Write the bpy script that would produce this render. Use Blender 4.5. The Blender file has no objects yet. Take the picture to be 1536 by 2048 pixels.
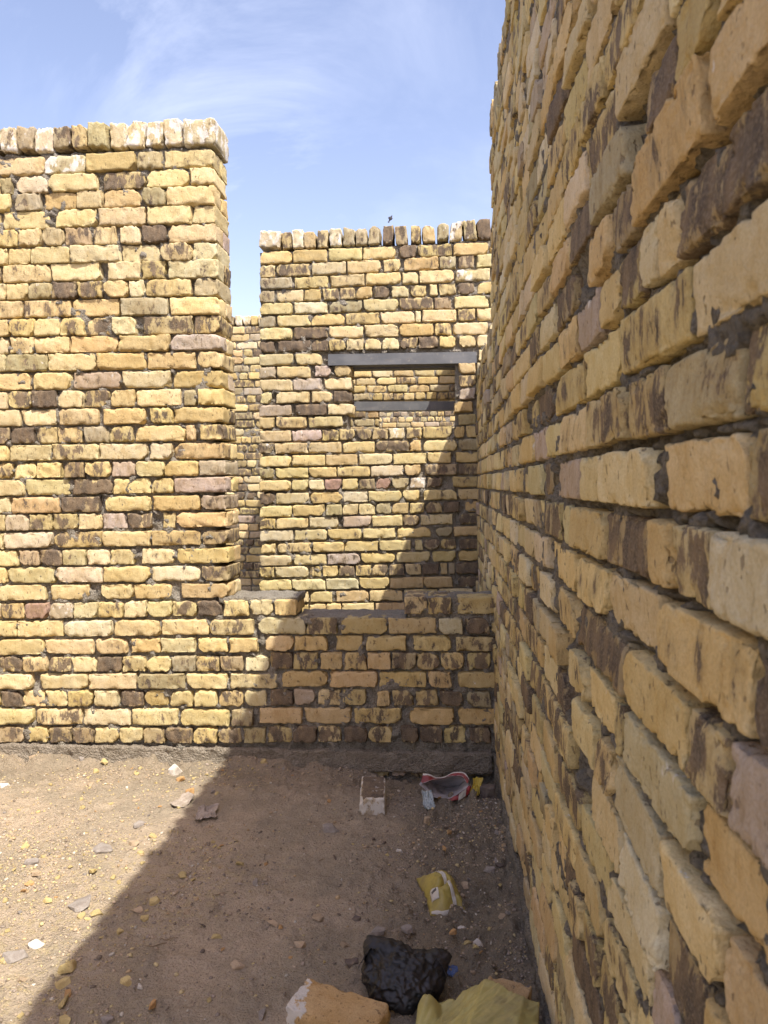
import bpy, bmesh, math, random
import numpy as np
from mathutils import Matrix, Vector, noise as mnoise

random.seed(7)
rng = np.random.default_rng(11)
scene = bpy.context.scene
col = scene.collection

# ------------------------------------------------------------------ camera
F_PX, VPX, VPY, ROLL, CAM_H = 1480.0, 880.0, 965.0, 0.008, 1.30
YAW, PITCH = 0.0757882, -0.0392380


def cam_matrix(yaw, pitch, roll):
    return (Matrix.Rotation(yaw, 3, 'Z') @ Matrix.Rotation(math.pi / 2 + pitch, 3, 'X')
            @ Matrix.Rotation(-roll, 3, 'Z'))


CAM_R = cam_matrix(YAW, PITCH, ROLL)
cam_data = bpy.data.cameras.new('camera')
cam = bpy.data.objects.new('camera', cam_data)
col.objects.link(cam)
cam.matrix_world = Matrix.Translation((0, 0, CAM_H)) @ CAM_R.to_4x4()
cam_data.sensor_fit = 'HORIZONTAL'
cam_data.sensor_width = 36.0
cam_data.lens = F_PX / 1536.0 * 36.0
cam_data.clip_start = 0.02
cam_data.clip_end = 2000.0
cam_data.dof.use_dof = True
cam_data.dof.focus_distance = 3.2
cam_data.dof.aperture_fstop = 15.0
scene.camera = cam

# ------------------------------------------------------------------ light
SUN_DX, SUN_DY = -0.4217, 0.50          # ground travel of a sun ray per metre of fall
sun_vec = Vector((SUN_DX, SUN_DY, -1.0)).normalized()
sun_data = bpy.data.lights.new('sun', 'SUN')
sun_data.energy = 4.0
sun_data.angle = math.radians(0.53)
sun_data.color = (1.0, 0.95, 0.86)
sun = bpy.data.objects.new('sun', sun_data)
col.objects.link(sun)
sun.rotation_euler = sun_vec.to_track_quat('-Z', 'Y').to_euler()
sun_elev = math.asin(-sun_vec.z)
sun_az = math.atan2(-sun_vec.x, -sun_vec.y)      # clockwise from +Y

world = bpy.data.worlds.new('World')
scene.world = world
world.use_nodes = True
wt = world.node_tree
wt.nodes.clear()


def wn(t, **kw):
    n = wt.nodes.new(t)
    for k, v in kw.items():
        setattr(n, k, v)
    return n


w_out = wn('ShaderNodeOutputWorld')
w_bg = wn('ShaderNodeBackground')
w_sky = wn('ShaderNodeTexSky', sky_type='NISHITA', sun_disc=False)
w_sky.sun_elevation = sun_elev
w_sky.sun_rotation = sun_az
w_sky.air_density = 1.0
w_sky.dust_density = 1.7
w_sky.ozone_density = 1.0
w_tc = wn('ShaderNodeTexCoord')
w_map = wn('ShaderNodeMapping')
w_map.inputs['Rotation'].default_value = (0.35, 0.5, 0.55)
w_map.inputs['Location'].default_value = (5.3, 1.1, 2.7)
w_map.inputs['Scale'].default_value = (1.3, 5.5, 2.6)
w_no = wn('ShaderNodeTexNoise')
w_no.inputs['Scale'].default_value = 1.5
w_no.inputs['Detail'].default_value = 9.0
w_no.inputs['Roughness'].default_value = 0.62
w_no.inputs['Distortion'].default_value = 0.6
w_mr = wn('ShaderNodeMapRange')
w_mr.inputs['From Min'].default_value = 0.50
w_mr.inputs['From Max'].default_value = 1.02
w_mr.inputs['To Max'].default_value = 0.50
w_no2 = wn('ShaderNodeTexNoise')
w_no2.inputs['Scale'].default_value = 2.2
w_no2.inputs['Detail'].default_value = 3.0
w_mr2 = wn('ShaderNodeMapRange')
w_mr2.inputs['From Min'].default_value = 0.42
w_mr2.inputs['From Max'].default_value = 0.62
w_mul = wn('ShaderNodeMath', operation='MULTIPLY')
w_mix = wn('ShaderNodeMix', data_type='RGBA')
w_mix.inputs[7].default_value = (8.5, 8.6, 9.4, 1)
w_tint = wn('ShaderNodeMix', data_type='RGBA', blend_type='MULTIPLY')
w_tint.inputs[0].default_value = 1.0
w_tint.inputs[7].default_value = (1.36, 1.12, 1.08, 1)
L = wt.links.new
L(w_tc.outputs['Generated'], w_map.inputs['Vector'])
L(w_map.outputs['Vector'], w_no.inputs['Vector'])
L(w_no.outputs['Fac'], w_mr.inputs['Value'])
L(w_tc.outputs['Generated'], w_no2.inputs['Vector'])
L(w_no2.outputs['Fac'], w_mr2.inputs['Value'])
L(w_mr.outputs['Result'], w_mul.inputs[0])
L(w_mr2.outputs['Result'], w_mul.inputs[1])
L(w_mul.outputs[0], w_mix.inputs[0])
L(w_sky.outputs['Color'], w_tint.inputs[6])
L(w_tint.outputs[2], w_mix.inputs[6])
L(w_mix.outputs[2], w_bg.inputs['Color'])
w_bg.inputs['Strength'].default_value = 0.15
L(w_bg.outputs[0], w_out.inputs['Surface'])

scene.view_settings.view_transform = 'Standard'
scene.view_settings.look = 'None'
scene.view_settings.gamma = 1.0
scene.view_settings.exposure = 0.86
scene.cycles.max_bounces = 8
scene.cycles.diffuse_bounces = 5

# ------------------------------------------------------------------ photo measurements -> points on real planes
RN = np.array(CAM_R)


def ray(px, py):
    return RN @ np.array([(px - 768.0) / F_PX, -(py - 1024.0) / F_PX, -1.0])


def on_y(px, py, y):
    v = ray(px, py)
    t = y / v[1]
    return v[0] * t, CAM_H + v[2] * t


def on_x(px, py, x):
    v = ray(px, py)
    t = x / v[0]
    return v[1] * t, CAM_H + v[2] * t


def on_z(px, py, z=0.0):
    v = ray(px, py)
    t = (z - CAM_H) / v[2]
    return v[0] * t, v[1] * t


# ------------------------------------------------------------------ noise
_T = rng.random((32, 32, 32)).astype(np.float32)


def vnoise(p):
    i = np.floor(p).astype(np.int64)
    f = (p - i).astype(np.float32)
    f = f * f * (3 - 2 * f)
    i0 = i & 31
    i1 = (i + 1) & 31
    x0, y0, z0 = i0[..., 0], i0[..., 1], i0[..., 2]
    x1, y1, z1 = i1[..., 0], i1[..., 1], i1[..., 2]
    fx, fy, fz = f[..., 0], f[..., 1], f[..., 2]
    a = _T[x0, y0, z0] * (1 - fx) + _T[x1, y0, z0] * fx
    b = _T[x0, y1, z0] * (1 - fx) + _T[x1, y1, z0] * fx
    c = _T[x0, y0, z1] * (1 - fx) + _T[x1, y0, z1] * fx
    d = _T[x0, y1, z1] * (1 - fx) + _T[x1, y1, z1] * fx
    return (a * (1 - fy) + b * fy) * (1 - fz) + (c * (1 - fy) + d * fy) * fz


def fbm(p, octv=4, gain=0.5):
    p = np.asarray(p, float)
    s = 0.0
    a = 1.0
    t = 0.0
    for k in range(octv):
        s = s + a * (vnoise(p * (2.03 ** k) + 17.3 * k) - 0.5)
        t += a
        a *= gain
    return s / t * 2.0


# ------------------------------------------------------------------ objects
def tag(o, label=None, cat=None, group=None, kind=None):
    if label:
        o['label'] = label
    if cat:
        o['category'] = cat
    if group:
        o['group'] = group
    if kind:
        o['kind'] = kind
    return o


def empty(name, loc=(0, 0, 0)):
    o = bpy.data.objects.new(name, None)
    o.empty_display_size = 0.1
    o.location = loc
    col.objects.link(o)
    return o


def mesh_obj(name, verts, faces, mat=None, parent=None, smooth=True, attrs=None):
    """verts (n,3); faces list or (m,k) int array."""
    me = bpy.data.meshes.new(name)
    verts = np.asarray(verts, np.float32)
    if isinstance(faces, np.ndarray):
        m, k = faces.shape
        me.vertices.add(len(verts))
        me.vertices.foreach_set('co', verts.ravel())
        me.loops.add(m * k)
        me.loops.foreach_set('vertex_index', faces.astype(np.int32).ravel())
        me.polygons.add(m)
        me.polygons.foreach_set('loop_start', np.arange(0, m * k, k, dtype=np.int32))
        me.update(calc_edges=True)
    else:
        me.from_pydata([tuple(v) for v in verts], [], [tuple(f) for f in faces])
        me.update()
    if attrs:
        for an, (typ, arr) in attrs.items():
            at = me.attributes.new(an, typ, 'POINT')
            key = 'color' if typ == 'FLOAT_COLOR' else 'vector'
            at.data.foreach_set(key, np.asarray(arr, np.float32).ravel())
    if smooth:
        me.polygons.foreach_set('use_smooth', np.ones(len(me.polygons), bool))
    o = bpy.data.objects.new(name, me)
    col.objects.link(o)
    if mat is not None:
        for mm in (mat if isinstance(mat, (list, tuple)) else [mat]):
            me.materials.append(mm)
    if parent is not None:
        o.parent = parent
    return o


# ------------------------------------------------------------------ materials
class NT:
    def __init__(self, name):
        self.m = bpy.data.materials.new(name)
        self.m.use_nodes = True
        self.t = self.m.node_tree
        self.b = self.t.nodes['Principled BSDF']
        self.b.inputs['Roughness'].default_value = 0.9
        self.b.inputs['Specular IOR Level'].default_value = 0.2

    def n(self, typ, **kw):
        x = self.t.nodes.new(typ)
        for k, v in kw.items():
            setattr(x, k, v)
        return x

    def l(self, a, b):
        self.t.links.new(a, b)

    def attr(self, name, out='Color'):
        a = self.n('ShaderNodeAttribute', attribute_name=name)
        return a.outputs[out]

    def obj(self):
        return self.n('ShaderNodeTexCoord').outputs['Object']

    def mapv(self, v, scale=(1, 1, 1), loc=(0, 0, 0)):
        m = self.n('ShaderNodeMapping')
        m.inputs['Scale'].default_value = scale
        m.inputs['Location'].default_value = loc
        self.l(v, m.inputs['Vector'])
        return m.outputs['Vector']

    def noise(self, v, scale, detail=5, rough=0.55, dist=0.0):
        x = self.n('ShaderNodeTexNoise')
        x.inputs['Scale'].default_value = scale
        x.inputs['Detail'].default_value = detail
        x.inputs['Roughness'].default_value = rough
        x.inputs['Distortion'].default_value = dist
        self.l(v, x.inputs['Vector'])
        return x.outputs['Fac']

    def vor(self, v, scale, feature='F1'):
        x = self.n('ShaderNodeTexVoronoi', feature=feature)
        x.inputs['Scale'].default_value = scale
        self.l(v, x.inputs['Vector'])
        return x.outputs['Distance']

    def ramp(self, v, a, b, lo=0.0, hi=1.0):
        x = self.n('ShaderNodeMapRange')
        x.interpolation_type = 'SMOOTHSTEP'
        for nm, val in (('From Min', a), ('From Max', b), ('To Min', lo), ('To Max', hi)):
            if isinstance(val, (int, float)):
                x.inputs[nm].default_value = val
            else:
                self.l(val, x.inputs[nm])
        self.l(v, x.inputs['Value'])
        return x.outputs['Result']

    def math(self, op, a, b=0.0, c=None):
        x = self.n('ShaderNodeMath', operation=op)
        for i, val in enumerate((a, b, c)):
            if val is None:
                continue
            if isinstance(val, (int, float)):
                x.inputs[i].default_value = val
            else:
                self.l(val, x.inputs[i])
        return x.outputs[0]

    def mix(self, fac, a, b, mode='MIX'):
        x = self.n('ShaderNodeMix', data_type='RGBA', blend_type=mode)
        for i, val in ((0, fac), (6, a), (7, b)):
            if isinstance(val, (int, float)):
                x.inputs[i].default_value = val
            elif isinstance(val, tuple):
                x.inputs[i].default_value = (*val, 1.0)
            else:
                self.l(val, x.inputs[i])
        return x.outputs[2]

    def base(self, c):
        if isinstance(c, tuple):
            self.b.inputs['Base Color'].default_value = (*c, 1)
        else:
            self.l(c, self.b.inputs['Base Color'])

    def bump(self, h, strength=0.5, dist=0.002):
        x = self.n('ShaderNodeBump')
        x.inputs['Strength'].default_value = strength
        x.inputs['Distance'].default_value = dist
        self.l(h, x.inputs['Height'])
        self.l(x.outputs['Normal'], self.b.inputs['Normal'])


def make_brick_material():
    k = NT('buff_brick')
    v = k.attr('bco', 'Vector')
    tone = k.attr('tone', 'Color')
    prm = k.n('ShaderNodeSeparateColor')
    k.l(k.attr('prm', 'Color'), prm.inputs[0])
    burn, white, edge = prm.outputs[0], prm.outputs[1], prm.outputs[2]
    vs = k.mapv(v, (1.0, 1.0, 0.42))
    # body colour, mottled
    n_low = k.noise(v, 13, 3)
    n_mid = k.noise(vs, 45, 5, 0.6)
    n_fine = k.noise(v, 260, 3, 0.6)
    c = k.mix(k.ramp(n_low, 0.40, 0.66, 0.0, 0.55), tone, k.mix(1.0, tone, (1.16, 1.24, 1.45), 'MULTIPLY'))
    c = k.mix(k.ramp(n_mid, 0.52, 0.72, 0.0, 0.55), c, k.mix(1.0, c, (0.82, 0.72, 0.55), 'MULTIPLY'))
    c = k.mix(k.ramp(n_fine, 0.38, 0.68, 0.0, 0.50), c, k.mix(1.0, c, (0.72, 0.68, 0.6), 'MULTIPLY'))
    scr = k.noise(k.mapv(v, (1, 1, 0.16), (4, 4, 1)), 150, 5, 0.7)
    c = k.mix(k.ramp(scr, 0.58, 0.72, 0.0, 0.30), c, k.mix(1.0, c, (0.62, 0.52, 0.40), 'MULTIPLY'))
    c = k.mix(k.ramp(scr, 0.46, 0.32, 0.0, 0.25), c, k.mix(1.0, c, (1.10, 1.14, 1.28), 'MULTIPLY'))
    # kiln burn in ragged patches
    n_b = k.noise(k.mapv(v, (1.0, 1.0, 0.45), (7, 3, 5)), 23, 10, 0.72, 0.2)
    n_b = k.math('MULTIPLY_ADD', n_b, 3.0, -1.0)
    n_b = k.math('ADD', n_b, k.math('MULTIPLY', k.math('SUBTRACT', edge, 0.55), 0.22))
    th = k.math('SUBTRACT', 1.12, k.math('MULTIPLY', burn, 1.12))
    mask = k.ramp(n_b, k.math('SUBTRACT', th, 0.04), k.math('ADD', th, 0.09))
    halo = k.ramp(n_b, k.math('SUBTRACT', th, 0.42), k.math('ADD', th, 0.02), 0.0, 0.45)
    c = k.mix(k.math('MULTIPLY', halo, k.ramp(burn, 0.02, 0.3)), c, k.mix(k.ramp(n_low, 0.4, 0.6), (0.235, 0.165, 0.070), (0.30, 0.23, 0.115)))
    bcol = k.mix(k.ramp(k.noise(vs, 30, 5), 0.36, 0.66), (0.072, 0.056, 0.047), (0.180, 0.128, 0.082))
    bcol = k.mix(k.ramp(n_fine, 0.42, 0.68, 0, 0.5), bcol, (0.30, 0.24, 0.175))
    c = k.mix(k.math('MULTIPLY', mask, 0.92), c, bcol)
    # specks and pits
    sp = k.ramp(k.noise(k.mapv(v, (1, 1, 0.55), (1, 9, 4)), 95, 2, 0.5), 0.66, 0.71)
    c = k.mix(k.math('MULTIPLY', sp, 0.55), c, (0.10, 0.065, 0.04))
    # mortar smears
    sm = k.ramp(k.noise(k.mapv(v, (1, 1, 1), (3, 8, 2)), 17, 8, 0.72), 0.60, 0.74)
    c = k.mix(k.math('MULTIPLY', sm, 0.28), c, (0.30, 0.265, 0.21))
    # lime wash on some
    n_w = k.math('MULTIPLY_ADD', k.noise(k.mapv(v, (1, 1, 0.6), (2, 2, 9)), 22, 7, 0.65), 3.0, -1.0)
    tw = k.math('SUBTRACT', 1.12, k.math('MULTIPLY', white, 1.12))
    wm = k.ramp(n_w, k.math('SUBTRACT', tw, 0.08), k.math('ADD', tw, 0.10))
    c = k.mix(k.math('MULTIPLY', wm, 0.88), c, (0.66, 0.63, 0.57))
    k.base(c)
    # relief: drag marks up the face, sandy grain
    h = k.math('ADD', k.math('MULTIPLY', k.noise(k.mapv(v, (1, 1, 0.3)), 110, 4, 0.6), 0.6),
               k.math('MULTIPLY', n_fine, 0.75))
    h = k.math('SUBTRACT', h, k.math('MULTIPLY', sp, 0.8))
    h = k.math('ADD', h, k.math('MULTIPLY', k.noise(v, 60, 4, 0.6), 1.2))
    h = k.math('SUBTRACT', h, k.math('MULTIPLY', k.ramp(scr, 0.60, 0.70), 0.35))
    k.bump(h, 0.7, 0.0038)
    return k.m


def make_mortar_material(name, c1, c2, c3):
    k = NT(name)
    v = k.obj()
    c = k.mix(k.ramp(k.noise(v, 9, 5, 0.6), 0.35, 0.65), c1, c2)
    c = k.mix(k.ramp(k.noise(v, 130, 4, 0.65), 0.42, 0.72), c, c3)
    k.base(c)
    c = k.mix(k.ramp(k.vor(v, 190), 0.05, 0.35, 0.45, 0.0), c, k.mix(1.0, c, (1.5, 1.48, 1.42), 'MULTIPLY'))
    k.base(c)
    h = k.math('ADD', k.noise(v, 210, 5, 0.75), k.math('MULTIPLY', k.noise(v, 48, 6, 0.68), 1.6))
    h = k.math('SUBTRACT', h, k.math('MULTIPLY', k.vor(v, 120), 0.8))
    k.bump(h, 1.0, 0.012)
    return k.m


def make_ground_material():
    k = NT('dry_earth')
    v = k.obj()
    # trodden dust, darker loose soil toward the shaded wall corner and in blotches
    c = k.mix(k.ramp(k.noise(v, 2.1, 6, 0.6, 0.4), 0.40, 0.62), (0.520, 0.415, 0.298), (0.385, 0.320, 0.232))
    c = k.mix(k.ramp(k.noise(k.mapv(v, (1, 1, 1), (4, 2, 0)), 7, 6, 0.65), 0.46, 0.68, 0, 0.65), c, (0.325, 0.270, 0.195))
    soil = k.attr('soil', 'Color')
    ss = k.n('ShaderNodeSeparateColor')
    k.l(soil, ss.inputs[0])
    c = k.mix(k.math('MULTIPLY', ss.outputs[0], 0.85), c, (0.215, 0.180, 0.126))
    yl = k.math('MULTIPLY', ss.outputs[1], k.ramp(k.noise(k.mapv(v, (1, 1, 1), (9, 9, 9)), 26, 6, 0.7), 0.47, 0.62))
    c = k.mix(k.math('MULTIPLY', yl, 0.6), c, (0.50, 0.40, 0.22))
    g1 = k.noise(v, 120, 4, 0.7)
    g2 = k.noise(v, 330, 3, 0.7)
    c = k.mix(k.ramp(g1, 0.50, 0.68, 0, 0.50), c, (0.150, 0.118, 0.088))
    c = k.mix(k.ramp(g2, 0.56, 0.72, 0, 0.65), c, (0.52, 0.43, 0.31))
    k.base(c)
    k.b.inputs['Roughness'].default_value = 0.97
    h = k.math('ADD', k.math('MULTIPLY', g1, 1.0), k.math('MULTIPLY', g2, 0.5))
    h = k.math('ADD', h, k.math('MULTIPLY', k.noise(v, 45, 5, 0.65), 1.6))
    h = k.math('SUBTRACT', h, k.math('MULTIPLY', k.vor(v, 150), 0.5))
    k.bump(h, 0.9, 0.011)
    return k.m


def make_stone_material(name, c1, c2, scale=30, patch=None):
    k = NT(name)
    v = k.obj()
    c = k.mix(k.ramp(k.noise(v, scale, 5, 0.6), 0.38, 0.64), c1, c2)
    if patch:
        c = k.mix(k.ramp(k.noise(k.mapv(v, (1, 1, 1), (5, 1, 2)), scale * 0.7, 6, 0.65), 0.53, 0.58, 0, 0.9), c, patch)
    f = k.noise(v, 240, 4, 0.7)
    c = k.mix(k.ramp(f, 0.45, 0.7, 0, 0.35), c, k.mix(1.0, c, (0.6, 0.55, 0.5), 'MULTIPLY'))
    k.base(c)
    k.bump(k.math('ADD', f, k.noise(v, 70, 4, 0.6)), 0.6, 0.003)
    return k.m


def make_film_material(name, c1, c2, rough=0.35, scale=25, dust=0.35, trans=0.0):
    k = NT(name)
    v = k.obj()
    c = k.mix(k.ramp(k.noise(v, scale, 4, 0.6), 0.40, 0.62), c1, c2)
    d = k.ramp(k.noise(k.mapv(v, (1, 1, 1), (3, 3, 3)), scale * 0.6, 6, 0.7), 0.45, 0.75, 0, dust)
    c = k.mix(d, c, (0.26, 0.21, 0.155))
    k.base(c)
    k.l(k.ramp(d, 0, 0.4, rough, min(1.0, rough + 0.3)), k.b.inputs['Roughness'])
    k.b.inputs['Specular IOR Level'].default_value = 0.5
    if trans:
        k.b.inputs['Transmission Weight'].default_value = trans
        k.b.inputs['IOR'].default_value = 1.2
    k.bump(k.noise(v, 160, 3, 0.5), 0.25, 0.002)
    return k.m


def make_steel_material():
    k = NT('primed_steel')
    v = k.obj()
    c = k.mix(k.ramp(k.noise(k.mapv(v, (0.5, 1, 1)), 12, 5, 0.6), 0.36, 0.66), (0.105, 0.110, 0.118), (0.148, 0.151, 0.156))
    c = k.mix(k.ramp(k.noise(k.mapv(v, (0.4, 1, 1), (3, 1, 1)), 45, 5, 0.7), 0.60, 0.70, 0, 0.5), c, (0.19, 0.15, 0.115))
    c = k.mix(k.ramp(k.noise(k.mapv(v, (1, 1, 1), (6, 1, 1)), 30, 7, 0.7), 0.56, 0.66, 0, 0.55), c, (0.24, 0.22, 0.19))
    k.base(c)
    k.b.inputs['Roughness'].default_value = 0.62
    k.b.inputs['Specular IOR Level'].default_value = 0.4
    k.bump(k.noise(v, 60, 4, 0.6), 0.25, 0.002)
    return k.m


M = {
    'brick': make_brick_material(),
    'mortar': make_mortar_material('lime_mortar', (0.320, 0.287, 0.232), (0.40, 0.365, 0.30), (0.22, 0.19, 0.15)),
    'band': make_mortar_material('earthy_mortar', (0.350, 0.300, 0.232), (0.42, 0.365, 0.29), (0.24, 0.20, 0.15)),
    'plinth': make_mortar_material('grey_mortar', (0.265, 0.238, 0.192), (0.345, 0.312, 0.255), (0.15, 0.132, 0.105)),
    'ground': make_ground_material(),
    'steel': make_steel_material(),
}

# ------------------------------------------------------------------ bricks
TONES = {
    'y': (0.610, 0.488, 0.248), 'o': (0.545, 0.402, 0.190), 'g': (0.400, 0.335, 0.195),
    'd': (0.400, 0.310, 0.170), 'k': (0.455, 0.365, 0.262), 'w': (0.560, 0.465, 0.285),
    'r': (0.360, 0.235, 0.165), 't': (0.500, 0.335, 0.165), 'p': (0.575, 0.452, 0.215),
}
BURN = {'y': 0.04, 'o': 0.12, 'g': 0.34, 'd': 0.72, 'k': 0.20, 'w': 0.22, 'r': 0.25, 't': 0.12, 'p': 0.50}
WHITE = {'w': 0.50, 'k': 0.12, 'g': 0.12}


def box_template(nu, nd, nz):
    def sp(n):
        s = np.linspace(-1, 1, n + 1)
        return np.sign(s) * (1 - (1 - np.abs(s)) ** 1.45)
    A = [sp(nu), sp(nd), sp(nz)]
    pts, faces, idx = [], [], {}

    def vid(p):
        key = (round(p[0], 5), round(p[1], 5), round(p[2], 5))
        if key not in idx:
            idx[key] = len(pts)
            pts.append(p)
        return idx[key]
    for ax in range(3):
        b, c = (ax + 1) % 3, (ax + 2) % 3
        for sgn in (-1, 1):
            for i in range(len(A[b]) - 1):
                for j in range(len(A[c]) - 1):
                    q = []
                    for (ii, jj) in ((i, j), (i + 1, j), (i + 1, j + 1), (i, j + 1)):
                        p = [0, 0, 0]
                        p[ax] = float(sgn)
                        p[b] = A[b][ii]
                        p[c] = A[c][jj]
                        q.append(vid(tuple(p)))
                    faces.append(q if sgn > 0 else q[::-1])
    return np.array(pts), np.array(faces)


TEMPLATES = {}


def template(res):
    if res not in TEMPLATES:
        TEMPLATES[res] = box_template(*res)
    return TEMPLATES[res]


class Bricks:
    """Collects bricks of one wall (u along the wall, d into it, z up) and links them as one mesh."""

    def __init__(self, rough=1.0):
        self.items = {}
        self.rough = rough

    def add(self, c, h, ang=0.0, code='y', res=(16, 4, 7), yaw=0.0, burn=None, white=None, tilt=0.0):
        t = np.array(TONES[code])
        if code == 'y':
            r = random.random()
            if r < 0.12:
                t = np.array((0.545, 0.450, 0.240))
            elif r < 0.30:
                t = np.array((0.575, 0.440, 0.210))
            elif r < 0.42:
                t = np.array((0.620, 0.520, 0.310))
        t = t * random.uniform(0.87, 1.10) * np.array([random.uniform(.96, 1.04), 1.0, random.uniform(.9, 1.12)])
        b = BURN[code] if burn is None else burn
        b = b * random.uniform(0.75, 1.2) + (random.uniform(0.1, 0.3) if random.random() < 0.15 else 0)
        w = WHITE.get(code, 0.0) if white is None else white
        self.items.setdefault(res, []).append((c, h, ang, yaw, tilt, t, min(b, 0.97), w))

    def build(self, name, mat, parent, to_world):
        V, Fc, tone, prm, bco = [], [], [], [], []
        off = 0
        for res, its in self.items.items():
            T, F = template(res)
            N = len(its)
            C = np.array([i[0] for i in its])[:, None, :]
            H = np.array([i[1] for i in its])[:, None, :]
            ang = np.array([i[2] for i in its])[:, None]
            yaw = np.array([i[3] for i in its])[:, None]
            tilt = np.array([i[4] for i in its])[:, None]
            rad = np.minimum(rng.uniform(0.0028, 0.0068, (N, 1, 1)), H.min(axis=2, keepdims=True) * 0.6)
            seed = rng.uniform(0, 30, (N, 1, 3))
            P = T[None] * H
            dist = np.sort(H - np.abs(P), axis=2)
            edge = np.clip(dist[:, :, 1] / 0.030, 0, 1)
            q = np.clip(P, -(H - rad), H - rad)
            d = P - q
            ln = np.linalg.norm(d, axis=2, keepdims=True)
            nrm = d / np.maximum(ln, 1e-9)
            X = q + rad * nrm
            # knocked-off corners
            for su in (-1, 1):
                for sz in (-1, 1):
                    has = rng.random((N, 1)) < 0.40
                    cut = np.where(has, rng.uniform(0.008, 0.034, (N, 1)) ** 1.0, 0.0)
                    cut = cut * np.where(H[:, :, 0] > 0.03, 1.0, 0.4)
                    wob = 0.008 * fbm(X * 60 + seed, 2)
                    t = X[:, :, 0] * su - H[:, :, 0] + X[:, :, 2] * sz - H[:, :, 2] + cut + wob
                    fade = np.clip(1 - (X[:, :, 1] + H[:, :, 1]) / 0.06, 0, 1)
                    sh = np.where(has, np.maximum(t, 0), 0) * 0.5 * fade
                    X[:, :, 0] -= su * sh
                    X[:, :, 2] -= sz * sh
            # worn, hand-moulded relief
            k = self.rough
            low = fbm(X * np.array([11, 11, 16]) + seed * 1.7, 2) * 0.0034 * k
            mid = fbm(X * 42 + seed * 2.3, 3) * 0.0034 * k
            ridge = fbm(X * np.array([95, 95, 16]) + seed, 2) * 0.0012 * k
            dent = -np.maximum(0, fbm(X * 30 + seed * 3.1, 2) - 0.22) * 0.020 * k
            dent = dent * (1.0 - 0.72 * edge)
            dent = dent - np.maximum(0, fbm(X * 62 + seed * 1.3, 3) - 0.04) * 0.024 * np.clip(1 - edge / 0.55, 0, 1)
            X = X + nrm * (low + mid + ridge + dent)[..., None]
            # bow and skew of the whole brick
            X[:, :, 2] += (X[:, :, 0] / np.maximum(H[:, :, 0], .02)) ** 2 * rng.normal(0, 0.0016, (N, 1))
            X[:, :, 0] += X[:, :, 2] * rng.normal(0, 0.045, (N, 1))
            loc = X.copy()
            ca, sa = np.cos(ang), np.sin(ang)
            u, w = X[:, :, 0] * ca - X[:, :, 2] * sa, X[:, :, 0] * sa + X[:, :, 2] * ca
            dd = X[:, :, 1] + u * yaw + w * tilt
            W = np.stack([u, dd, w], 2) + C
            V.append(to_world(W.reshape(-1, 3)))
            Fc.append((F[None] + (np.arange(N) * len(T))[:, None, None]).reshape(-1, 4) + off)
            off += N * len(T)
            tn = np.array([i[5] for i in its])
            tone.append(np.repeat(np.concatenate([tn, np.ones((N, 1))], 1), len(T), 0))
            pr = np.zeros((N, len(T), 4))
            pr[:, :, 0] = np.array([i[6] for i in its])[:, None]
            pr[:, :, 1] = np.array([i[7] for i in its])[:, None]
            pr[:, :, 2] = edge
            pr[:, :, 3] = 1
            prm.append(pr.reshape(-1, 4))
            bco.append((loc + seed).reshape(-1, 3))
        return mesh_obj(name, np.concatenate(V), np.concatenate(Fc), mat, parent, True,
                        {'tone': ('FLOAT_COLOR', np.concatenate(tone)), 'prm': ('FLOAT_COLOR', np.concatenate(prm)),
                         'bco': ('FLOAT_VECTOR', np.concatenate(bco))})


def lumpy_boxes(name, rects, mat, parent, to_world, res=0.012, amp=0.012, seed=0.0, face='front', freq=1.0, beds=None, proud=0.0048):
    """Closed boxes (u0,u1,d0,d1,z0,z1) whose front (and top) are finely gridded and roughened."""
    V, Fq = [], []
    off = 0
    for (u0, u1, d0, d1, z0, z1) in rects:
        nu = max(2, int((u1 - u0) / res))
        nz = max(2, int((z1 - z0) / res))
        nd = max(1, int((d1 - d0) / res)) if face != 'front' else 2
        T, F = box_template_lin(nu, nd, nz)
        H = np.array([(u1 - u0) / 2, (d1 - d0) / 2, (z1 - z0) / 2])
        C = np.array([(u0 + u1) / 2, (d0 + d1) / 2, (z0 + z1) / 2])
        P = T * H + C
        n = (fbm(P * 11 * freq + seed, 2) * 0.9 + fbm(P * 42 * freq + seed, 3) * 0.9 + fbm(P * 130 * freq + seed, 2) * 0.25) * amp
        front = T[:, 1] < -0.999
        if beds:                      # mortar squeezed out along the bed joints
            dz = np.abs((P[:, 2] - beds[0] + beds[1] / 2) % beds[1] - beds[1] / 2)
            n = n + np.exp(-(dz / 0.0075) ** 2) * (0.010 + 0.030 * np.maximum(-0.15, fbm(P * 16 + 40 + seed, 3)) + 0.012 * fbm(P * 70 + seed, 2))
        top = T[:, 2] > 0.999
        if face == 'front':
            lump = np.maximum(0, fbm(P * 24 + seed + 50, 4) - 0.08) * 0.11
            P[front, 1] = np.maximum(P[front, 1] - n[front] - lump[front], proud + 0.004 * (fbm(P[front] * 120 + seed, 2)))
        else:
            P[front, 1] -= n[front]
            P[top, 2] += n[top] * 0.8
            en = T[:, 0] > 0.999
            P[en, 0] += n[en] * 0.8
            en = T[:, 0] < -0.999
            P[en, 0] -= n[en] * 0.8
        V.append(to_world(P))
        Fq.append(F + off)
        off += len(T)
    return mesh_obj(name, np.concatenate(V), np.concatenate(Fq), mat, parent, True)


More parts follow.
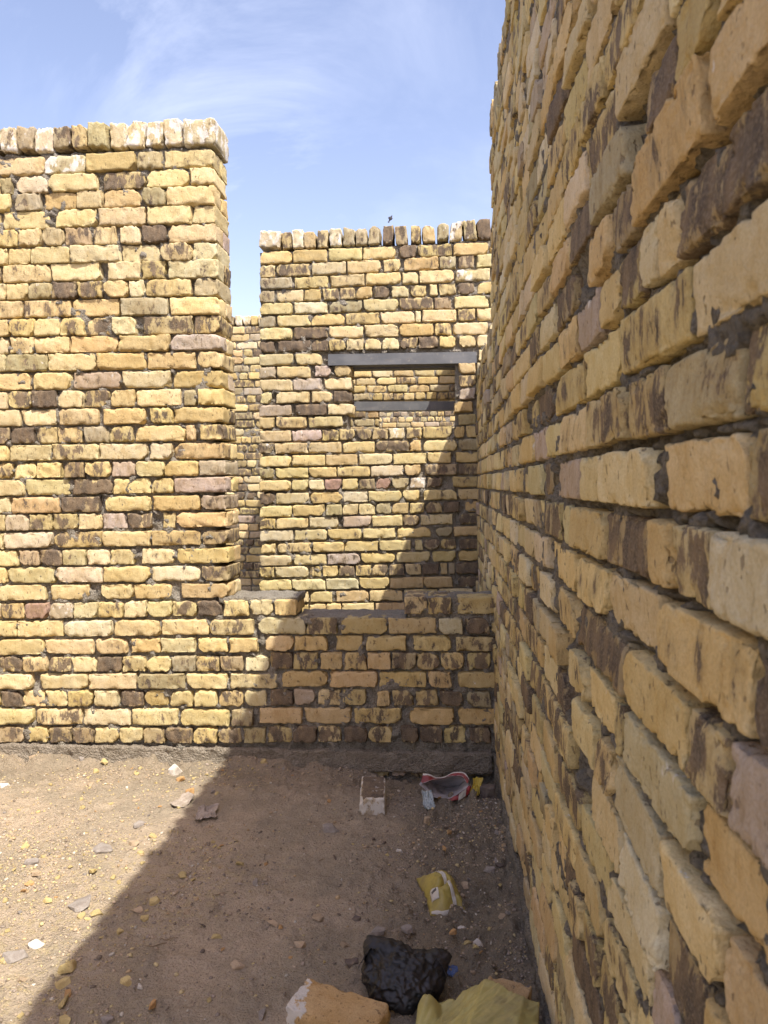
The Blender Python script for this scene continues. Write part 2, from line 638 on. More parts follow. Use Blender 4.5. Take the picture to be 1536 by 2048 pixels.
def box_template_lin(nu, nd, nz):
    A = [np.linspace(-1, 1, n + 1) for n in (nu, nd, nz)]
    V, F = [], []
    off = 0
    for ax in range(3):
        b, c = (ax + 1) % 3, (ax + 2) % 3
        for sgn in (-1, 1):
            gb, gc = np.meshgrid(A[b], A[c], indexing='ij')
            P = np.zeros((gb.size, 3))
            P[:, ax] = sgn
            P[:, b] = gb.ravel()
            P[:, c] = gc.ravel()
            nb, nc = len(A[b]), len(A[c])
            I = np.arange(nb * nc).reshape(nb, nc)
            q = np.stack([I[:-1, :-1], I[1:, :-1], I[1:, 1:], I[:-1, 1:]], -1).reshape(-1, 4)
            if sgn < 0:
                q = q[:, ::-1]
            V.append(P)
            F.append(q + off)
            off += len(P)
    V = np.concatenate(V)
    F = np.concatenate(F)
    key = np.round(V, 6)
    uq, inv = np.unique(key, axis=0, return_inverse=True)
    return uq, inv.reshape(-1)[F]


def wall_xy(y0):
    return lambda P: np.stack([P[:, 0], P[:, 1] + y0, P[:, 2]], 1)


def parse(s):
    out = []
    tk = s.split()
    for a, b in zip(tk[0::2], tk[1::2]):
        out.append((float(a), float(b[:-1]), b[-1]))
    return out


ZS = 3.072


def put_row(B, ox, oy, xl, xr, row, Y, res, jit=0.004, both=None):
    """One course read off the photograph: line of its top and bottom at xl and xr, then x0 x1+kind per brick."""
    tl, bl, tr, br, s = row
    got = []
    for (x0, x1, code) in parse(s):
        xm = (x0 + x1) / 2
        f = lambda x, a, b: a + (b - a) * (x - xl) / (xr - xl)
        um0, z0 = on_y(ox + x0 / ZS, oy + (f(x0, tl, tr) + f(x0, bl, br)) / 2 / ZS, Y)
        um1, z1 = on_y(ox + x1 / ZS, oy + (f(x1, tl, tr) + f(x1, bl, br)) / 2 / ZS, Y)
        _, zt = on_y(ox + xm / ZS, oy + f(xm, tl, tr) / ZS, Y)
        _, zb = on_y(ox + xm / ZS, oy + f(xm, bl, br) / ZS, Y)
        w = um1 - um0
        dep = 0.112 if w > 0.155 else 0.222
        dj = random.gauss(0, jit)
        B.add(((um0 + um1) / 2, dj + dep / 2, (zt + zb) / 2), (w / 2 - .0005, dep / 2, (zt - zb) / 2 - .0005),
              math.atan2(z1 - z0, w) + random.gauss(0, 0.006), code, res, random.gauss(0, 0.010), tilt=random.gauss(0, 0.03))
        got.append((um0, um1, zb, zt, dep, code, math.atan2(z1 - z0, w)))
    return got


def put_coping(B, ox, oy, s, Y, res):
    tk = s.split()
    out = []
    for k in range(0, len(tk), 4):
        x0, x1, t = (float(v) for v in tk[k:k + 3])
        b, code = float(tk[k + 3][:-1]), tk[k + 3][-1]
        u0, _ = on_y(ox + x0 / ZS, oy + b / ZS, Y)
        u1, _ = on_y(ox + x1 / ZS, oy + b / ZS, Y)
        xm = (x0 + x1) / 2
        _, zt = on_y(ox + xm / ZS, oy + t / ZS, Y)
        _, zb = on_y(ox + xm / ZS, oy + b / ZS, Y)
        B.add(((u0 + u1) / 2, 0.11 + random.gauss(0, 0.006), (zt + zb) / 2), ((u1 - u0) / 2, 0.112, (zt - zb) / 2),
              random.gauss(0.0, 0.035), code, res, random.gauss(0, 0.03))
        out.append((u0, u1, zb, zt))
    return out


MIX = 'yyyyyyyyyyyyoooogggkkppppppddd'
HMIX = 'yyyyyooogggkpppppppdddd'


def bond(B, u0, u1, z0, z1, to_hole=None, res=(8, 3, 4), d0=0.0, pitch=0.0858, jit=0.005, jrot=0.006, start=0, slope=0.0,
         resf=None, skip=None, ph=0.0755, mix=None, hmix=None):
    """Random rough bond of stretchers and headers filling u0..u1, z0..z1, leaving holes (a,b,c,d) open."""
    nrow = int(round((z1 - z0) / pitch))
    pitch = (z1 - z0) / nrow
    for k in range(nrow):
        zc = z0 + pitch * (k + 0.5)
        head = (k + start) % random.choice((3, 4)) == 1
        u = u0 + random.uniform(-0.2, 0.0)
        while u < u1 - 0.02:
            if head:
                L = random.uniform(0.098, 0.112) if random.random() < 0.92 else random.uniform(0.2, 0.222)
            else:
                r = random.random()
                L = random.uniform(0.205, 0.224) if r < 0.80 else (random.uniform(0.095, 0.115) if r < 0.93 else random.uniform(0.15, 0.18))
            a, b = max(u, u0), min(u + L, u1)
            u += L + random.uniform(0.005, 0.016)
            segs = [(a, b)]
            for (h0, h1, g0, g1) in (to_hole or []):
                if g0 < zc < g1:
                    ns = []
                    for (p, q) in segs:
                        if q <= h0 or p >= h1:
                            ns.append((p, q))
                        else:
                            if p < h0:
                                ns.append((p, h0))
                            if q > h1:
                                ns.append((h1, q))
                    segs = ns
            for (p, q) in segs:
                if q - p < 0.035 or (skip and skip(k, p, q)):
                    continue
                code = random.choice((hmix or HMIX) if (q - p) < 0.15 else (mix or MIX))
                dep = 0.112 if q - p > 0.155 else 0.222
                B.add(((p + q) / 2, d0 + dep / 2 + random.gauss(0, jit), zc + random.gauss(0, 0.0015) + slope * (p + q) / 2),
                      ((q - p) / 2, dep / 2, min(pitch * .46, random.gauss(ph / 2, 0.0012))),
                      random.gauss(0, jrot), code, resf(p, q) if resf else res, random.gauss(0, 0.02), tilt=random.gauss(0, 0.04))


def cope(B, u0, u1, z, res, codes='yogpdwwg', h=(0.098, 0.112), jd=0.008, ja=0.04):
    u = u0
    while u < u1:
        L = random.uniform(0.066, 0.08)
        hh = random.uniform(*h)
        B.add((u + L / 2, 0.11 + random.gauss(0, jd), z + hh / 2 + 0.008), (L / 2, 0.112, hh / 2), random.gauss(0, ja),
              random.choice(codes), res, random.gauss(0, 0.04))
        u += L + random.uniform(0.006, 0.016)


# ================================================================== wall with the pier and the low sill
Y1 = 3.40
lw = tag(empty('brick_wall', (-1.5, Y1, 0)), 'tall sunlit brick wall with whitewashed end coping that drops to a low notched sill', 'brick wall',
         'yellow brick walls of the unfinished building')
lw_inv = lambda P: np.stack([P[:, 0] + 1.5, P[:, 1], P[:, 2]], 1)
RES_L = (24, 6, 10)
B = Bricks(1.0)
LEFT_ROWS = [
    (0, 230, 0, 1320, [
        (262, 372, 200, 312, '-330 -38y -30 268y 270 525w 528 830o 840 995g 1005 1310y'),
        (385, 490, 315, 425, '-240 -10y 0 70g 100 290y 300 600y 628 890p 900 1160y 1165 1310y'),
        (485, 590, 430, 545, '-80 60y 90 245g 265 468o 472 628y 630 862y 872 1018g 1022 1320y'),
        (590, 700, 548, 660, '8 298y 342 590y 597 890y 900 1170y 1180 1325y'),
        (700, 810, 662, 775, '-90 100p 105 248y 252 390g 395 555d 575 710p 735 860y 870 1018d 1030 1340y'),
        (818, 920, 775, 890, '-100 38y 45 183y 187 428y 432 735y 740 980y 985 1180p 1182 1345y')]),
    (0, 510, 0, 1350, [
        (60, 170, 20, 135, '10 305y 312 615y 660 862y 868 1015p 1030 1350y'),
        (175, 275, 135, 245, '-100 30y 35 168y 170 312g 316 465d 468 622p 635 780y 790 885y 888 1172p 1185 1350y'),
        (280, 385, 250, 360, '-150 132y 138 432p 442 730y 740 1030g 1040 1350y'),
        (395, 500, 365, 480, '-80 45y 52 205p 210 365y 370 520p 528 675p 685 838y 880 1180p 1190 1360p'),
        (505, 610, 485, 580, '-150 42y 55 208y 212 428y 432 725o 730 1035o 1045 1365k'),
        (610, 718, 590, 690, '-120 30y 35 290g 293 588y 592 893o 900 1198o 1208 1400p'),
        (728, 832, 705, 808, '-100 190y 205 435y 445 735k 748 1045y 1057 1365o'),
        (838, 945, 820, 920, '-110 40y 52 198p 203 348d 355 510y 515 665p 680 825y 835 1110y 1128 1205g 1215 1400y')]),
    (0, 790, 0, 1380, [
        (92, 195, 70, 165, '-180 125y 128 345y 360 605y 635 890o 918 1058p 1062 1385o'),
        (200, 302, 180, 275, '-100 55d 60 210d 218 345p 348 500p 510 662g 672 815p 830 1132y 1138 1195o 1230 1385p'),
        (310, 405, 290, 390, '-200 48y 60 312y 320 608p 612 905y 915 1058y 1065 1395o'),
        (418, 515, 400, 492, '-90 70p 78 222y 225 375y 395 515d 520 672p 685 830k 832 1005y 1008 1215o 1220 1410k'),
        (522, 622, 505, 595, '-150 150y 155 430y 442 685p 690 920y 930 1062p 1075 1410k'),
        (630, 730, 615, 705, '-200 60y 70 362o 370 605d 642 920y 935 1225o 1228 1400k'),
        (735, 835, 720, 812, '-110 30p 35 175k 178 318p 320 475p 482 620y 625 772k 775 930p 998 1075p 1080 1390o'),
        (845, 945, 830, 920, '-250 18y 22 320y 325 620p 625 918y 930 1228o 1235 1395d')]),
    (0, 1070, 0, 1520, [
        (95, 195, 78, 170, '-150 100y 108 240d 245 380d 382 528y 532 670y 675 825p 870 1070y 1085 1410o'),
        (200, 300, 189, 282, '-150 35y 40 330y 340 628y 632 922y 928 1222y 1235 1400d'),
        (310, 405, 299, 387, '-50 275y 310 545y 615 815y 822 1050o 1110 1410o'),
        (422, 520, 400, 498, '-300 -5y 2 148p 150 295r 298 445k 450 595y 602 752p 760 895y 900 1052y 1057 1205p 1213 1362d 1370 1525y 1536 1676y 1684 1821y'),
        (530, 630, 520, 615, '-60 98y 102 385y 392 690y 697 985y 990 1282y 1288 1561p'),
        (645, 740, 632, 720, '-10 265y 278 570y 588 775y 800 980o 985 1198y 1215 1395y 1410 1586y'),
        (750, 845, 745, 838, '-20 135p 140 285p 292 440p 445 588y 592 748d 753 895p 900 1050y 1055 1200g 1205 1345p 1350 1490d 1505 1655y')]),
    (0, 1320, 0, 1520, [
        (88, 180, 85, 178, '-100 195y 245 535y 545 835y 845 1138g 1145 1395y 1412 1700y'),
        (190, 290, 190, 288, '-140 -3y 5 130d 135 275y 280 412y 415 568p 580 725y 730 880d 885 1030y 1042 1182y 1190 1330y 1342 1490p 1500 1640y'),
        (302, 398, 305, 408, '-100 205y 215 500p 510 795y 808 1092y 1105 1405y 1420 1555g'),
        (415, 510, 420, 515, '-20 140d 147 293y 297 435d 440 577d 580 725y 730 875y 882 1010d 1015 1180d 1187 1332p 1335 1485d 1490 1630g')]),
    (500, 1150, 0, 1490, [
        (128, 240, 136, 243, '948 1088p 1092 1238p 1275 1560y'),
        (262, 366, 266, 362, '48 338y 345 535p 555 845o 852 1145o 1160 1305y 1325 1470d 1482 1600y'),
        (375, 468, 378, 470, '88 268y 272 475o 528 692o 712 960o 1000 1238p 1265 1530p'),
        (478, 582, 478, 584, '122 262d 266 415p 428 570o 578 718p 722 865o 870 1022d 1025 1165p 1172 1315p 1335 1480p'),
        (592, 688, 600, 696, '195 480o 490 782o 792 1085o 1098 1240o 1280 1550o'),
        (703, 802, 715, 810, '122 265d 270 400k 415 558p 568 712p 780 858o 875 1003p 1013 1157p 1165 1310d 1333 1480g'),
        (818, 915, 825, 925, '55 320o 333 625o 640 930p 975 1253o 1280 1560o'),
        (930, 1028, 935, 1036, '105 258p 262 410d 415 560p 573 722d 725 872p 925 1035d 1040 1180d 1190 1330p 1345 1485d'),
        (1166, 1240, 1166, 1240, '755 855g 862 972k 980 1080d 1083 1178k 1182 1275k 1282 1388g 1398 1500g')]),
]
pier_ends = []
top_z = {}
nrow = 0
for (ox, oy, xl, xr, rows) in LEFT_ROWS:
    for r in rows:
        if ox == 0 and nrow < 25:     # the pier's arris is one nearly straight, slightly leaning line
            tk_ = r[4].split()
            end_ = 1310 + 98 * nrow / 24.0
            tk_[-1] = '%d%s' % (0.8 * end_ + 0.2 * float(tk_[-1][:-1]), tk_[-1][-1])
            r = (*r[:4], ' '.join(tk_))
        got = put_row(B, ox, oy, xl, xr, r, Y1, RES_L)
        if ox == 0:
            # carry the course on past the left edge of the frame
            u = min(g[0] for g in got) - 0.01
            zc = sum(g[2] + g[3] for g in got[:2]) / 4
            while u > -2.75:
                L_ = random.choice((0.215, 0.215, 0.105))
                B.add((u - L_ / 2, 0.056, zc), (L_ / 2, 0.056, 0.037), 0, random.choice(MIX), (12, 4, 6))
                u -= L_ + 0.011
            nrow += 1
            if nrow <= 25:
                g = got[-1]
                pier_ends.append(g[1])
                if g[4] < 0.2:      # stretcher at the corner: a second brick behind closes the end of the pier
                    B.add((g[1] - 0.105, 0.122 + 0.052, (g[2] + g[3]) / 2 + random.gauss(0, .002)), (0.105, 0.052, (g[3] - g[2]) / 2),
                          0, random.choice('yyyyopk'), RES_L, random.gauss(0, .01))
        if oy == 1070 and r[0] == 422:
            top_z['sill'] = max(g[3] for g in got)
        if oy == 1070 and r[0] == 530:
            top_z['notch'] = max(g[3] for g in got)
bw_l = B.build('brickwork', M['brick'], lw, lambda P: lw_inv(P))
C = Bricks(1.15)
cp = put_coping(C, 0, 230, '-215 -112 88 238p -105 -6 84 233g 5 105 80 230w 110 210 70 215g 212 325 70 220w 330 440 75 210g 445 540 60 205p '
                '545 660 45 200g 668 778 38 195w 780 895 38 192w 903 1005 45 190w 1008 1118 22 182w 1124 1330 20 186w', Y1, RES_L)
cope(C, -2.75, -2.22, 2.83, (12, 4, 6))
C.build('coping', M['brick'], lw, lambda P: lw_inv(P))
pe = float(np.mean(pier_ends))
Z_SILL, Z_NOTCH = top_z['sill'], top_z['notch']
n0, _ = on_y(500 + 292 / ZS, 1205, Y1)
n1, _ = on_y(500 + 944 / ZS, 1205, Y1)
XR = 0.245
lumpy_boxes('mortar', [(-2.75, pe - 0.052, 0.030, 0.205, -0.05, 2.86),
                       (pe - 0.052, 0.30, 0.029, 0.205, -0.12, Z_NOTCH - 0.015),
                       (pe - 0.052, n0 - 0.018, 0.020, 0.205, Z_NOTCH - 0.03, Z_SILL - 0.014),
                       (n1 + 0.018, 0.30, 0.020, 0.205, Z_NOTCH - 0.03, Z_SILL - 0.014)],
            M['mortar'], lw, lambda P: lw_inv(P), 0.010, 0.017, 3.0)
lumpy_boxes('sill_bed', [(pe - 0.03, n0 - 0.004, 0.012, 0.218, Z_SILL - 0.02, Z_SILL + 0.010),
                         (n1 + 0.004, 0.26, 0.012, 0.218, Z_SILL - 0.02, Z_SILL + 0.010),
                         (n0 - 0.01, n1 + 0.01, 0.010, 0.220, Z_NOTCH - 0.02, Z_NOTCH + 0.014)],
            M['mortar'], lw, lambda P: lw_inv(P), 0.008, 0.010, 9.0, face='all')
lumpy_boxes('mortar_band', [(-2.75, 0.235, -0.014, 0.2, -0.045, 0.046)], M['band'], lw, lambda P: lw_inv(P), 0.007, 0.012, 21.0, face='all')
for o_ in lw.children:
    pass

# ================================================================== back wall with the lintelled window
Y2 = 4.96
bwall = tag(empty('brick_wall', (-0.4, Y2, 0)), 'brick wall behind the low sill with a window opening under a grey steel lintel', 'brick wall',
            'yellow brick walls of the unfinished building')
b_inv = lambda P: np.stack([P[:, 0] + 0.4, P[:, 1], P[:, 2]], 1)
RES_B = (18, 5, 8)
B = Bricks(1.0)
BACK_ROWS = [
    (500, 430, 60, 1460, [
        (225, 302, 165, 240, '60 258y 262 472y 480 688y 693 895y 918 1020d 1032 1240p 1250 1465y 1475 1690y 1700 1900y'),
        (310, 385, 240, 318, '58 155p 160 368p 378 588y 597 803y 820 925p 945 1160o 1165 1265g 1278 1378d 1392 1600y 1610 1820o'),
        (390, 460, 325, 400, '60 258g 273 480y 492 703y 710 925y 935 1035y 1040 1253y 1262 1475w 1485 1700y'),
        (468, 540, 410, 480, '58 150g 163 328y 330 435o 448 545p 550 648p 652 752o 760 858d 868 973y 980 1085p 1100 1155y 1160 1265p 1275 1380d 1395 1500y 1510 1720y'),
        (545, 615, 490, 565, '60 258y 270 475y 485 688g 698 912y 918 1128p 1132 1238d 1255 1465y 1475 1690y'),
        (622, 690, 570, 645, '55 155g 168 370y 377 580o 588 795p 800 1010y 1012 1055y 1060 1270y 1278 1385p 1395 1600y'),
        (695, 768, 655, 730, '60 258y 268 475d 482 695y 705 912y 918 1128o 1135 1235p 1248 1462y 1472 1680y'),
        (778, 845, 735, 808, '55 150d 168 370d 375 480d 485 588p 592 698y 705 803y 810 915y 920 1030p 1035 1158d 1163 1265y 1285 1388y 1395 1600y')]),
    (500, 680, 60, 1460, [
        (88, 158, 57, 127, '55 262y 280 440y 1405 1600y'),
        (165, 235, 136, 204, '52 157k 165 370y 398 497k 515 620o 1282 1385o 1395 1600y'),
        (243, 315, 214, 284, '58 262y 265 440k 455 620y 1285 1392p 1400 1600y'),
        (322, 391, 295, 364, '60 130y 160 365y 375 505y 512 620d 1282 1382k 1400 1600y'),
        (400, 470, 375, 440, '52 255k 275 470d 478 630y 1255 1370o 1390 1600y'),
        (478, 545, 450, 518, '52 150y 158 345p 360 570y 1280 1390g 1400 1600y'),
        (560, 628, 524, 596, '60 250y 258 437k 442 545p 548 642p 655 745d 752 848p 852 950w 958 1058p 1062 1240p 1255 1320o 1330 1480o'),
        (635, 700, 605, 675, '55 148g 152 355y 358 560y 565 765y 770 975p 980 1050o 1065 1272y 1280 1480g'),
        (712, 780, 685, 750, '55 252y 258 460y 465 662y 670 873y 880 1085y 1090 1235y 1265 1480o'),
        (790, 850, 755, 825, '55 145g 155 355y 360 530y 535 738y 742 945y 950 1050o 1072 1272d 1280 1480d')]),
    (500, 930, 60, 1390, [
        (95, 162, 70, 135, '55 250y 255 357y 360 457y 458 560r 565 662y 668 768d 772 865r 870 975g 982 1080w 1085 1180d 1245 1480o'),
        (178, 245, 145, 210, '60 155d 160 362y 367 568o 572 725y 728 932y 938 1042y 1065 1270y 1278 1480o'),
        (253, 322, 222, 288, '58 257y 262 458y 463 563g 567 665y 668 767y 772 868g 873 973o 980 1072p 1078 1180d 1187 1287d 1320 1480o'),
        (330, 395, 295, 362, '58 155p 160 360y 365 540y 570 747k 750 935y 938 1040d 1045 1245y 1287 1480d'),
        (405, 472, 375, 435, '60 262y 270 473y 478 685y 690 893y 905 1110y 1140 1243g 1252 1480o'),
        (485, 545, 450, 515, '65 155y 165 375p 385 577y 582 787y 792 988y 1010 1060y 1070 1165g 1170 1268p 1283 1480d'),
        (558, 622, 525, 590, '58 255y 265 468y 475 677k 682 890y 898 1107y 1120 1265y 1280 1480o'),
        (630, 695, 598, 668, '52 150p 155 355y 365 435p 445 540y 545 642p 650 747p 750 848p 855 948p 955 1053p 1060 1163d 1170 1212o 1220 1260g 1265 1480d'),
        (708, 775, 682, 750, '55 255y 260 462y 468 668y 672 855y 860 1065o 1068 1245o 1280 1480d'),
        (785, 850, 757, 827, '58 250y 258 358y 368 505y 528 728o 735 938y 945 1150y 1160 1370y'),
        (862, 930, 836, 904, '58 150p 158 360y 365 465y 468 560y 565 760y 770 960o 970 1170y 1180 1380y')]),
]
for (ox, oy, xl, xr, rows) in BACK_ROWS:
    for r in rows:
        got = put_row(B, ox, oy, xl, xr, r, Y2, RES_B, 0.0035)
        if oy == 680 and r[0] < 500:            # reveals of the opening: a brick behind each stretcher end
            for g in got:
                if abs(g[1] + 0.60) < 0.08 and g[4] < .2:
                    B.add((g[1] - .10, .122 + .052, (g[2] + g[3]) / 2), (.10, .052, (g[3] - g[2]) / 2), 0, 'y', RES_B)
zb_low = min(0.5, on_y(520, 930 + 935 / ZS, Y2)[1])
bond(B, -1.21, 0.5, 0.0, zb_low, res=(8, 3, 4))
B.build('brickwork', M['brick'], bwall, lambda P: b_inv(P))
C = Bricks(1.15)
put_coping(C, 500, 430, '60 190 100 203w 195 255 105 205p 260 330 88 203w 332 403 103 203o 412 480 90 198p 485 562 82 190w 572 645 75 187g '
           '648 718 85 185g 728 797 68 180g 815 880 68 178d 892 965 66 183g 988 1048 58 165p 1058 1135 60 162o 1150 1222 55 158g '
           '1228 1305 40 160w 1312 1390 32 152g 1395 1480 25 152d 1488 1560 25 148g', Y2, RES_B)
C.build('coping', M['brick'], bwall, lambda P: b_inv(P))
wu0, wu1 = -0.60, 0.085
wz0, wz1 = 1.675, 2.075
UL = on_y(518, 900, Y2)[0]
lumpy_boxes('mortar', [(UL + 0.02, wu0 - 0.02, 0.029, 0.205, 0, 2.86), (wu1 + 0.02, 0.62, 0.029, 0.205, 0, 2.89),
                       (wu0 - 0.02, wu1 + 0.02, 0.029, 0.205, 0, wz0 - 0.012), (wu0 - 0.02, wu1 + 0.02, 0.029, 0.205, 2.165, 2.88)],
            M['mortar'], bwall, lambda P: b_inv(P), 0.010, 0.016, 5.0)
# return of this wall running back from its free end (its shade falls on the wall beyond)
R_ = Bricks(1.0)
to_ret = lambda P: np.stack([UL + 0.23 - P[:, 1] + 0.4, P[:, 0], P[:, 2]], 1)
bond(R_, 0.24, 2.8, 0.0, 2.9, res=(6, 2, 3))
R_.build('return_brickwork', M['brick'], bwall, to_ret)
lumpy_boxes('return_core', [(0.24, 2.8, 0.02, 0.21, 0, 2.97)], M['mortar'], bwall, to_ret, 0.05, 0.01)
# steel lintel: two angles back to back, 8 cm leg standing, sole plates under the bricks
def angle_bar(name, u0, u1, zt_l, zt_r, hgt, d, parent, inv, sole=0.05, th=0.006):
    bm = bmesh.new()
    prof = [(d, 0.0), (d, -hgt), (d + sole, -hgt), (d + sole, -hgt + th), (d + th, -hgt + th), (d + th, 0.0)]
    ends = []
    for (u, zt) in ((u0, zt_l), (u1, zt_r)):
        ends.append([bm.verts.new((u, a, zt + b)) for (a, b) in prof])
    n = len(prof)
    for i in range(n):
        j = (i + 1) % n
        bm.faces.new((ends[0][i], ends[0][j], ends[1][j], ends[1][i]))
    bm.faces.new(ends[0][::-1])
    bm.faces.new(ends[1])
    bmesh.ops.recalc_face_normals(bm, faces=bm.faces)
    bmesh.ops.bevel(bm, geom=[e for e in bm.edges if abs(e.verts[0].co.x - e.verts[1].co.x) > .1], offset=0.0016, segments=2, affect='EDGES')
    me = bpy.data.meshes.new(name)
    V = np.array([v.co[:] for v in bm.verts])
    V = inv(V)
    for v, c in zip(bm.verts, V):
        v.co = c
    bm.to_mesh(me)
    bm.free()
    me.materials.append(M['steel'])
    o = bpy.data.objects.new(name, me)
    col.objects.link(o)
    o.parent = parent
    return o


la, lza = on_y(500 + 480 / ZS, 680 + 88 / ZS, Y2)
lb, lzb = on_y(500 + 1392 / ZS, 680 + 72 / ZS, Y2)
lh = lza - on_y(500 + 480 / ZS, 680 + 158 / ZS, Y2)[1]
angle_bar('steel_lintel', la, lb, lza, lzb, lh, -0.004, bwall, lambda P: b_inv(P), 0.10)
angle_bar('steel_lintel', la + .02, lb - .02, lza - .004, lzb - .004, lh + .004, 0.118, bwall, lambda P: b_inv(P), 0.10)

# ================================================================== two walls farther back
Y3 = 8.0
w3 = tag(empty('brick_wall', (-0.8, Y3, 0)), 'farther brick wall seen through the window, carrying its own dark steel lintel', 'brick wall',
         'yellow brick walls of the unfinished building')
inv3 = lambda P: np.stack([P[:, 0] + 0.8, P[:, 1], P[:, 2]], 1)
B = Bricks(0.9)
ZT3 = 3.02
l2a, l2z = on_y(640, 804, Y3)
l2b, l2z2 = on_y(935, 802, Y3)
l2zb = on_y(800, 819.5, Y3)[1]
hole3 = [(-0.66, 0.30, 1.55, l2zb)]
bond(B, -3.4, 1.3, 0, l2zb, hole3, (9, 3, 5))
bond(B, -3.4, l2a - .01, l2zb, l2z, None, (9, 3, 5))
bond(B, l2b + .01, 1.3, l2zb, l2z, None, (9, 3, 5))
bond(B, -3.4, 1.3, l2z + .004, ZT3, None, (9, 3, 5), start=1)
B.build('brickwork', M['brick'], w3, lambda P: inv3(P))
C = Bricks(1.0)
cope(C, -3.4, 1.3, ZT3, (6, 4, 5))
C.build('coping', M['brick'], w3, lambda P: inv3(P))
lumpy_boxes('mortar', [(-3.4, -0.68, .02, .2, 0, ZT3), (.32, 1.3, .02, .2, 0, ZT3), (-.68, .32, .02, .2, 0, 1.53), (-.68, .32, .02, .2, l2z + .01, ZT3)],
            M['mortar'], w3, lambda P: inv3(P), 0.025, 0.012, 5.0)
angle_bar('steel_lintel', l2a, l2b, l2z, l2z2, l2z - l2zb, -0.004, w3, lambda P: inv3(P), 0.10)

Y4 = 11.6
w4 = tag(empty('brick_wall', (0, Y4, 0)), 'farthest brick wall, glimpsed below the dark lintel through both window openings', 'brick wall',
         'yellow brick walls of the unfinished building')
B = Bricks(0.9)
bond(B, -2.5, 2.5, 0.9, 2.75, None, (7, 3, 4))
bond(B, -2.5, 2.5, 0.0, 0.9, None, (4, 2, 2))
inv4 = lambda P: P
B.build('brickwork', M['brick'], w4, inv4)
C = Bricks(1.0)
cope(C, -2.5, 2.5, 2.75, (5, 3, 4))
C.build('coping', M['brick'], w4, inv4)
lumpy_boxes('mortar', [(-2.5, 2.5, .02, .2, 0, 2.75)], M['mortar'], w4, inv4, 0.05, 0.012, 5.0)

# ================================================================== the wall along the right
rw = tag(empty('brick_wall', (XR, 1.5, 0)), 'long shaded brick wall close by on the right, running away from the viewer', 'brick wall',
         'yellow brick walls of the unfinished building')
to_r = lambda P: np.stack([P[:, 1], -P[:, 0] - 1.5, P[:, 2]], 1)
B = Bricks(0.55)
PZ = 0.0868
Z0R = 0.045
YEND = 3.56
OVER = {
    19: [(1290, 1340, 'd'), (1346, 1420, 'o'), (1426, 1600, 'y')],
    18: [(1180, 1219, 'o'), (1222, 1266, 'd'), (1271, 1412, 'o'), (1420, 1560, 'o')],
    17: [(1150, 1191, 'k'), (1195, 1232, 'o'), (1235, 1276, 'p'), (1279, 1312, 'y'), (1314, 1348, 'y'), (1350, 1439, 'd'), (1442, 1575, 'd')],
    16: [(1110, 1164, 'p'), (1167, 1235, 'y'), (1238, 1368, 'p'), (1373, 1640, 'y')],
    15: [(1123, 1177, 'y'), (1179, 1249, 'p'), (1252, 1325, 'p'), (1328, 1455, 'g'), (1464, 1720, 'p')],
    14: [(1111, 1157, 'k'), (1163, 1199, 'y'), (1203, 1296, 'y'), (1317, 1473, 'y'), (1478, 1680, 'd')],
    13: [(1128, 1143, 'y'), (1147, 1205, 'o'), (1208, 1284, 'd'), (1296, 1331, 'o'), (1334, 1414, 'p'), (1422, 1660, 'y')],
    12: [(1100, 1152, 'y'), (1155, 1211, 'y'), (1213, 1307, 'y'), (1314, 1507, 'y'), (1515, 1720, 'd')],
    11: [(1110, 1147, 'o'), (1150, 1247, 'd'), (1252, 1375, 'o'), (1381, 1459, 'p'), (1467, 1660, 'k')],
    10: [(1140, 1172, 'y'), (1175, 1229, 'y'), (1233, 1244, 'p'), (1247, 1389, 'y'), (1396, 1580, 'o')],
    9: [(1150, 1190, 'y'), (1193, 1222, 'p'), (1225, 1328, 'y'), (1333, 1450, 'y'), (1456, 1640, 'o')],
    8: [(1180, 1240, 'y'), (1244, 1330, 'y'), (1335, 1411, 'd'), (1416, 1560, 'o')],
}


def res_r(y):
    if y < 0.40:
        return (8, 3, 4)
    if y < 1.0:
        return (52, 12, 22)
    if y < 1.5:
        return (34, 8, 14)
    if y < 2.3:
        return (22, 6, 9)
    return (14, 5, 7)


span = {}
for k, lst in OVER.items():
    zc = Z0R + PZ * (k + .5)
    ys = []
    for (p0, p1, code) in lst:
        y1 = on_x(p0, 965, XR)[0]
        y0 = on_x(p1, 965, XR)[0]
        ys += [y0, y1]
        dep = 0.112 if y1 - y0 > 0.155 else 0.222
        B.add((-(y0 + y1) / 2, dep / 2 + random.gauss(0, .004), zc), ((y1 - y0) / 2, dep / 2, 0.0370), random.gauss(0, .005), code,
              res_r(y0), random.gauss(0, .02), tilt=random.gauss(0, .05))
    span[k] = (min(ys), max(ys))


def skip_r(k, p, q):
    if k in span:
        a, b = -q, -p
        return b > span[k][0] + 0.01 and a < span[k][1] - 0.0
    return False


bond(B, -YEND, 1.4, Z0R, Z0R + PZ * 33, None, pitch=PZ, jit=0.0045, jrot=0.006, resf=lambda p, q: res_r(-q), skip=skip_r, ph=0.0735, mix='yyyyyyyyyyyyyyoooogkppppppd', hmix='yyyyyyyoooggkpppppppdd')
ZT = Z0R + PZ * 33
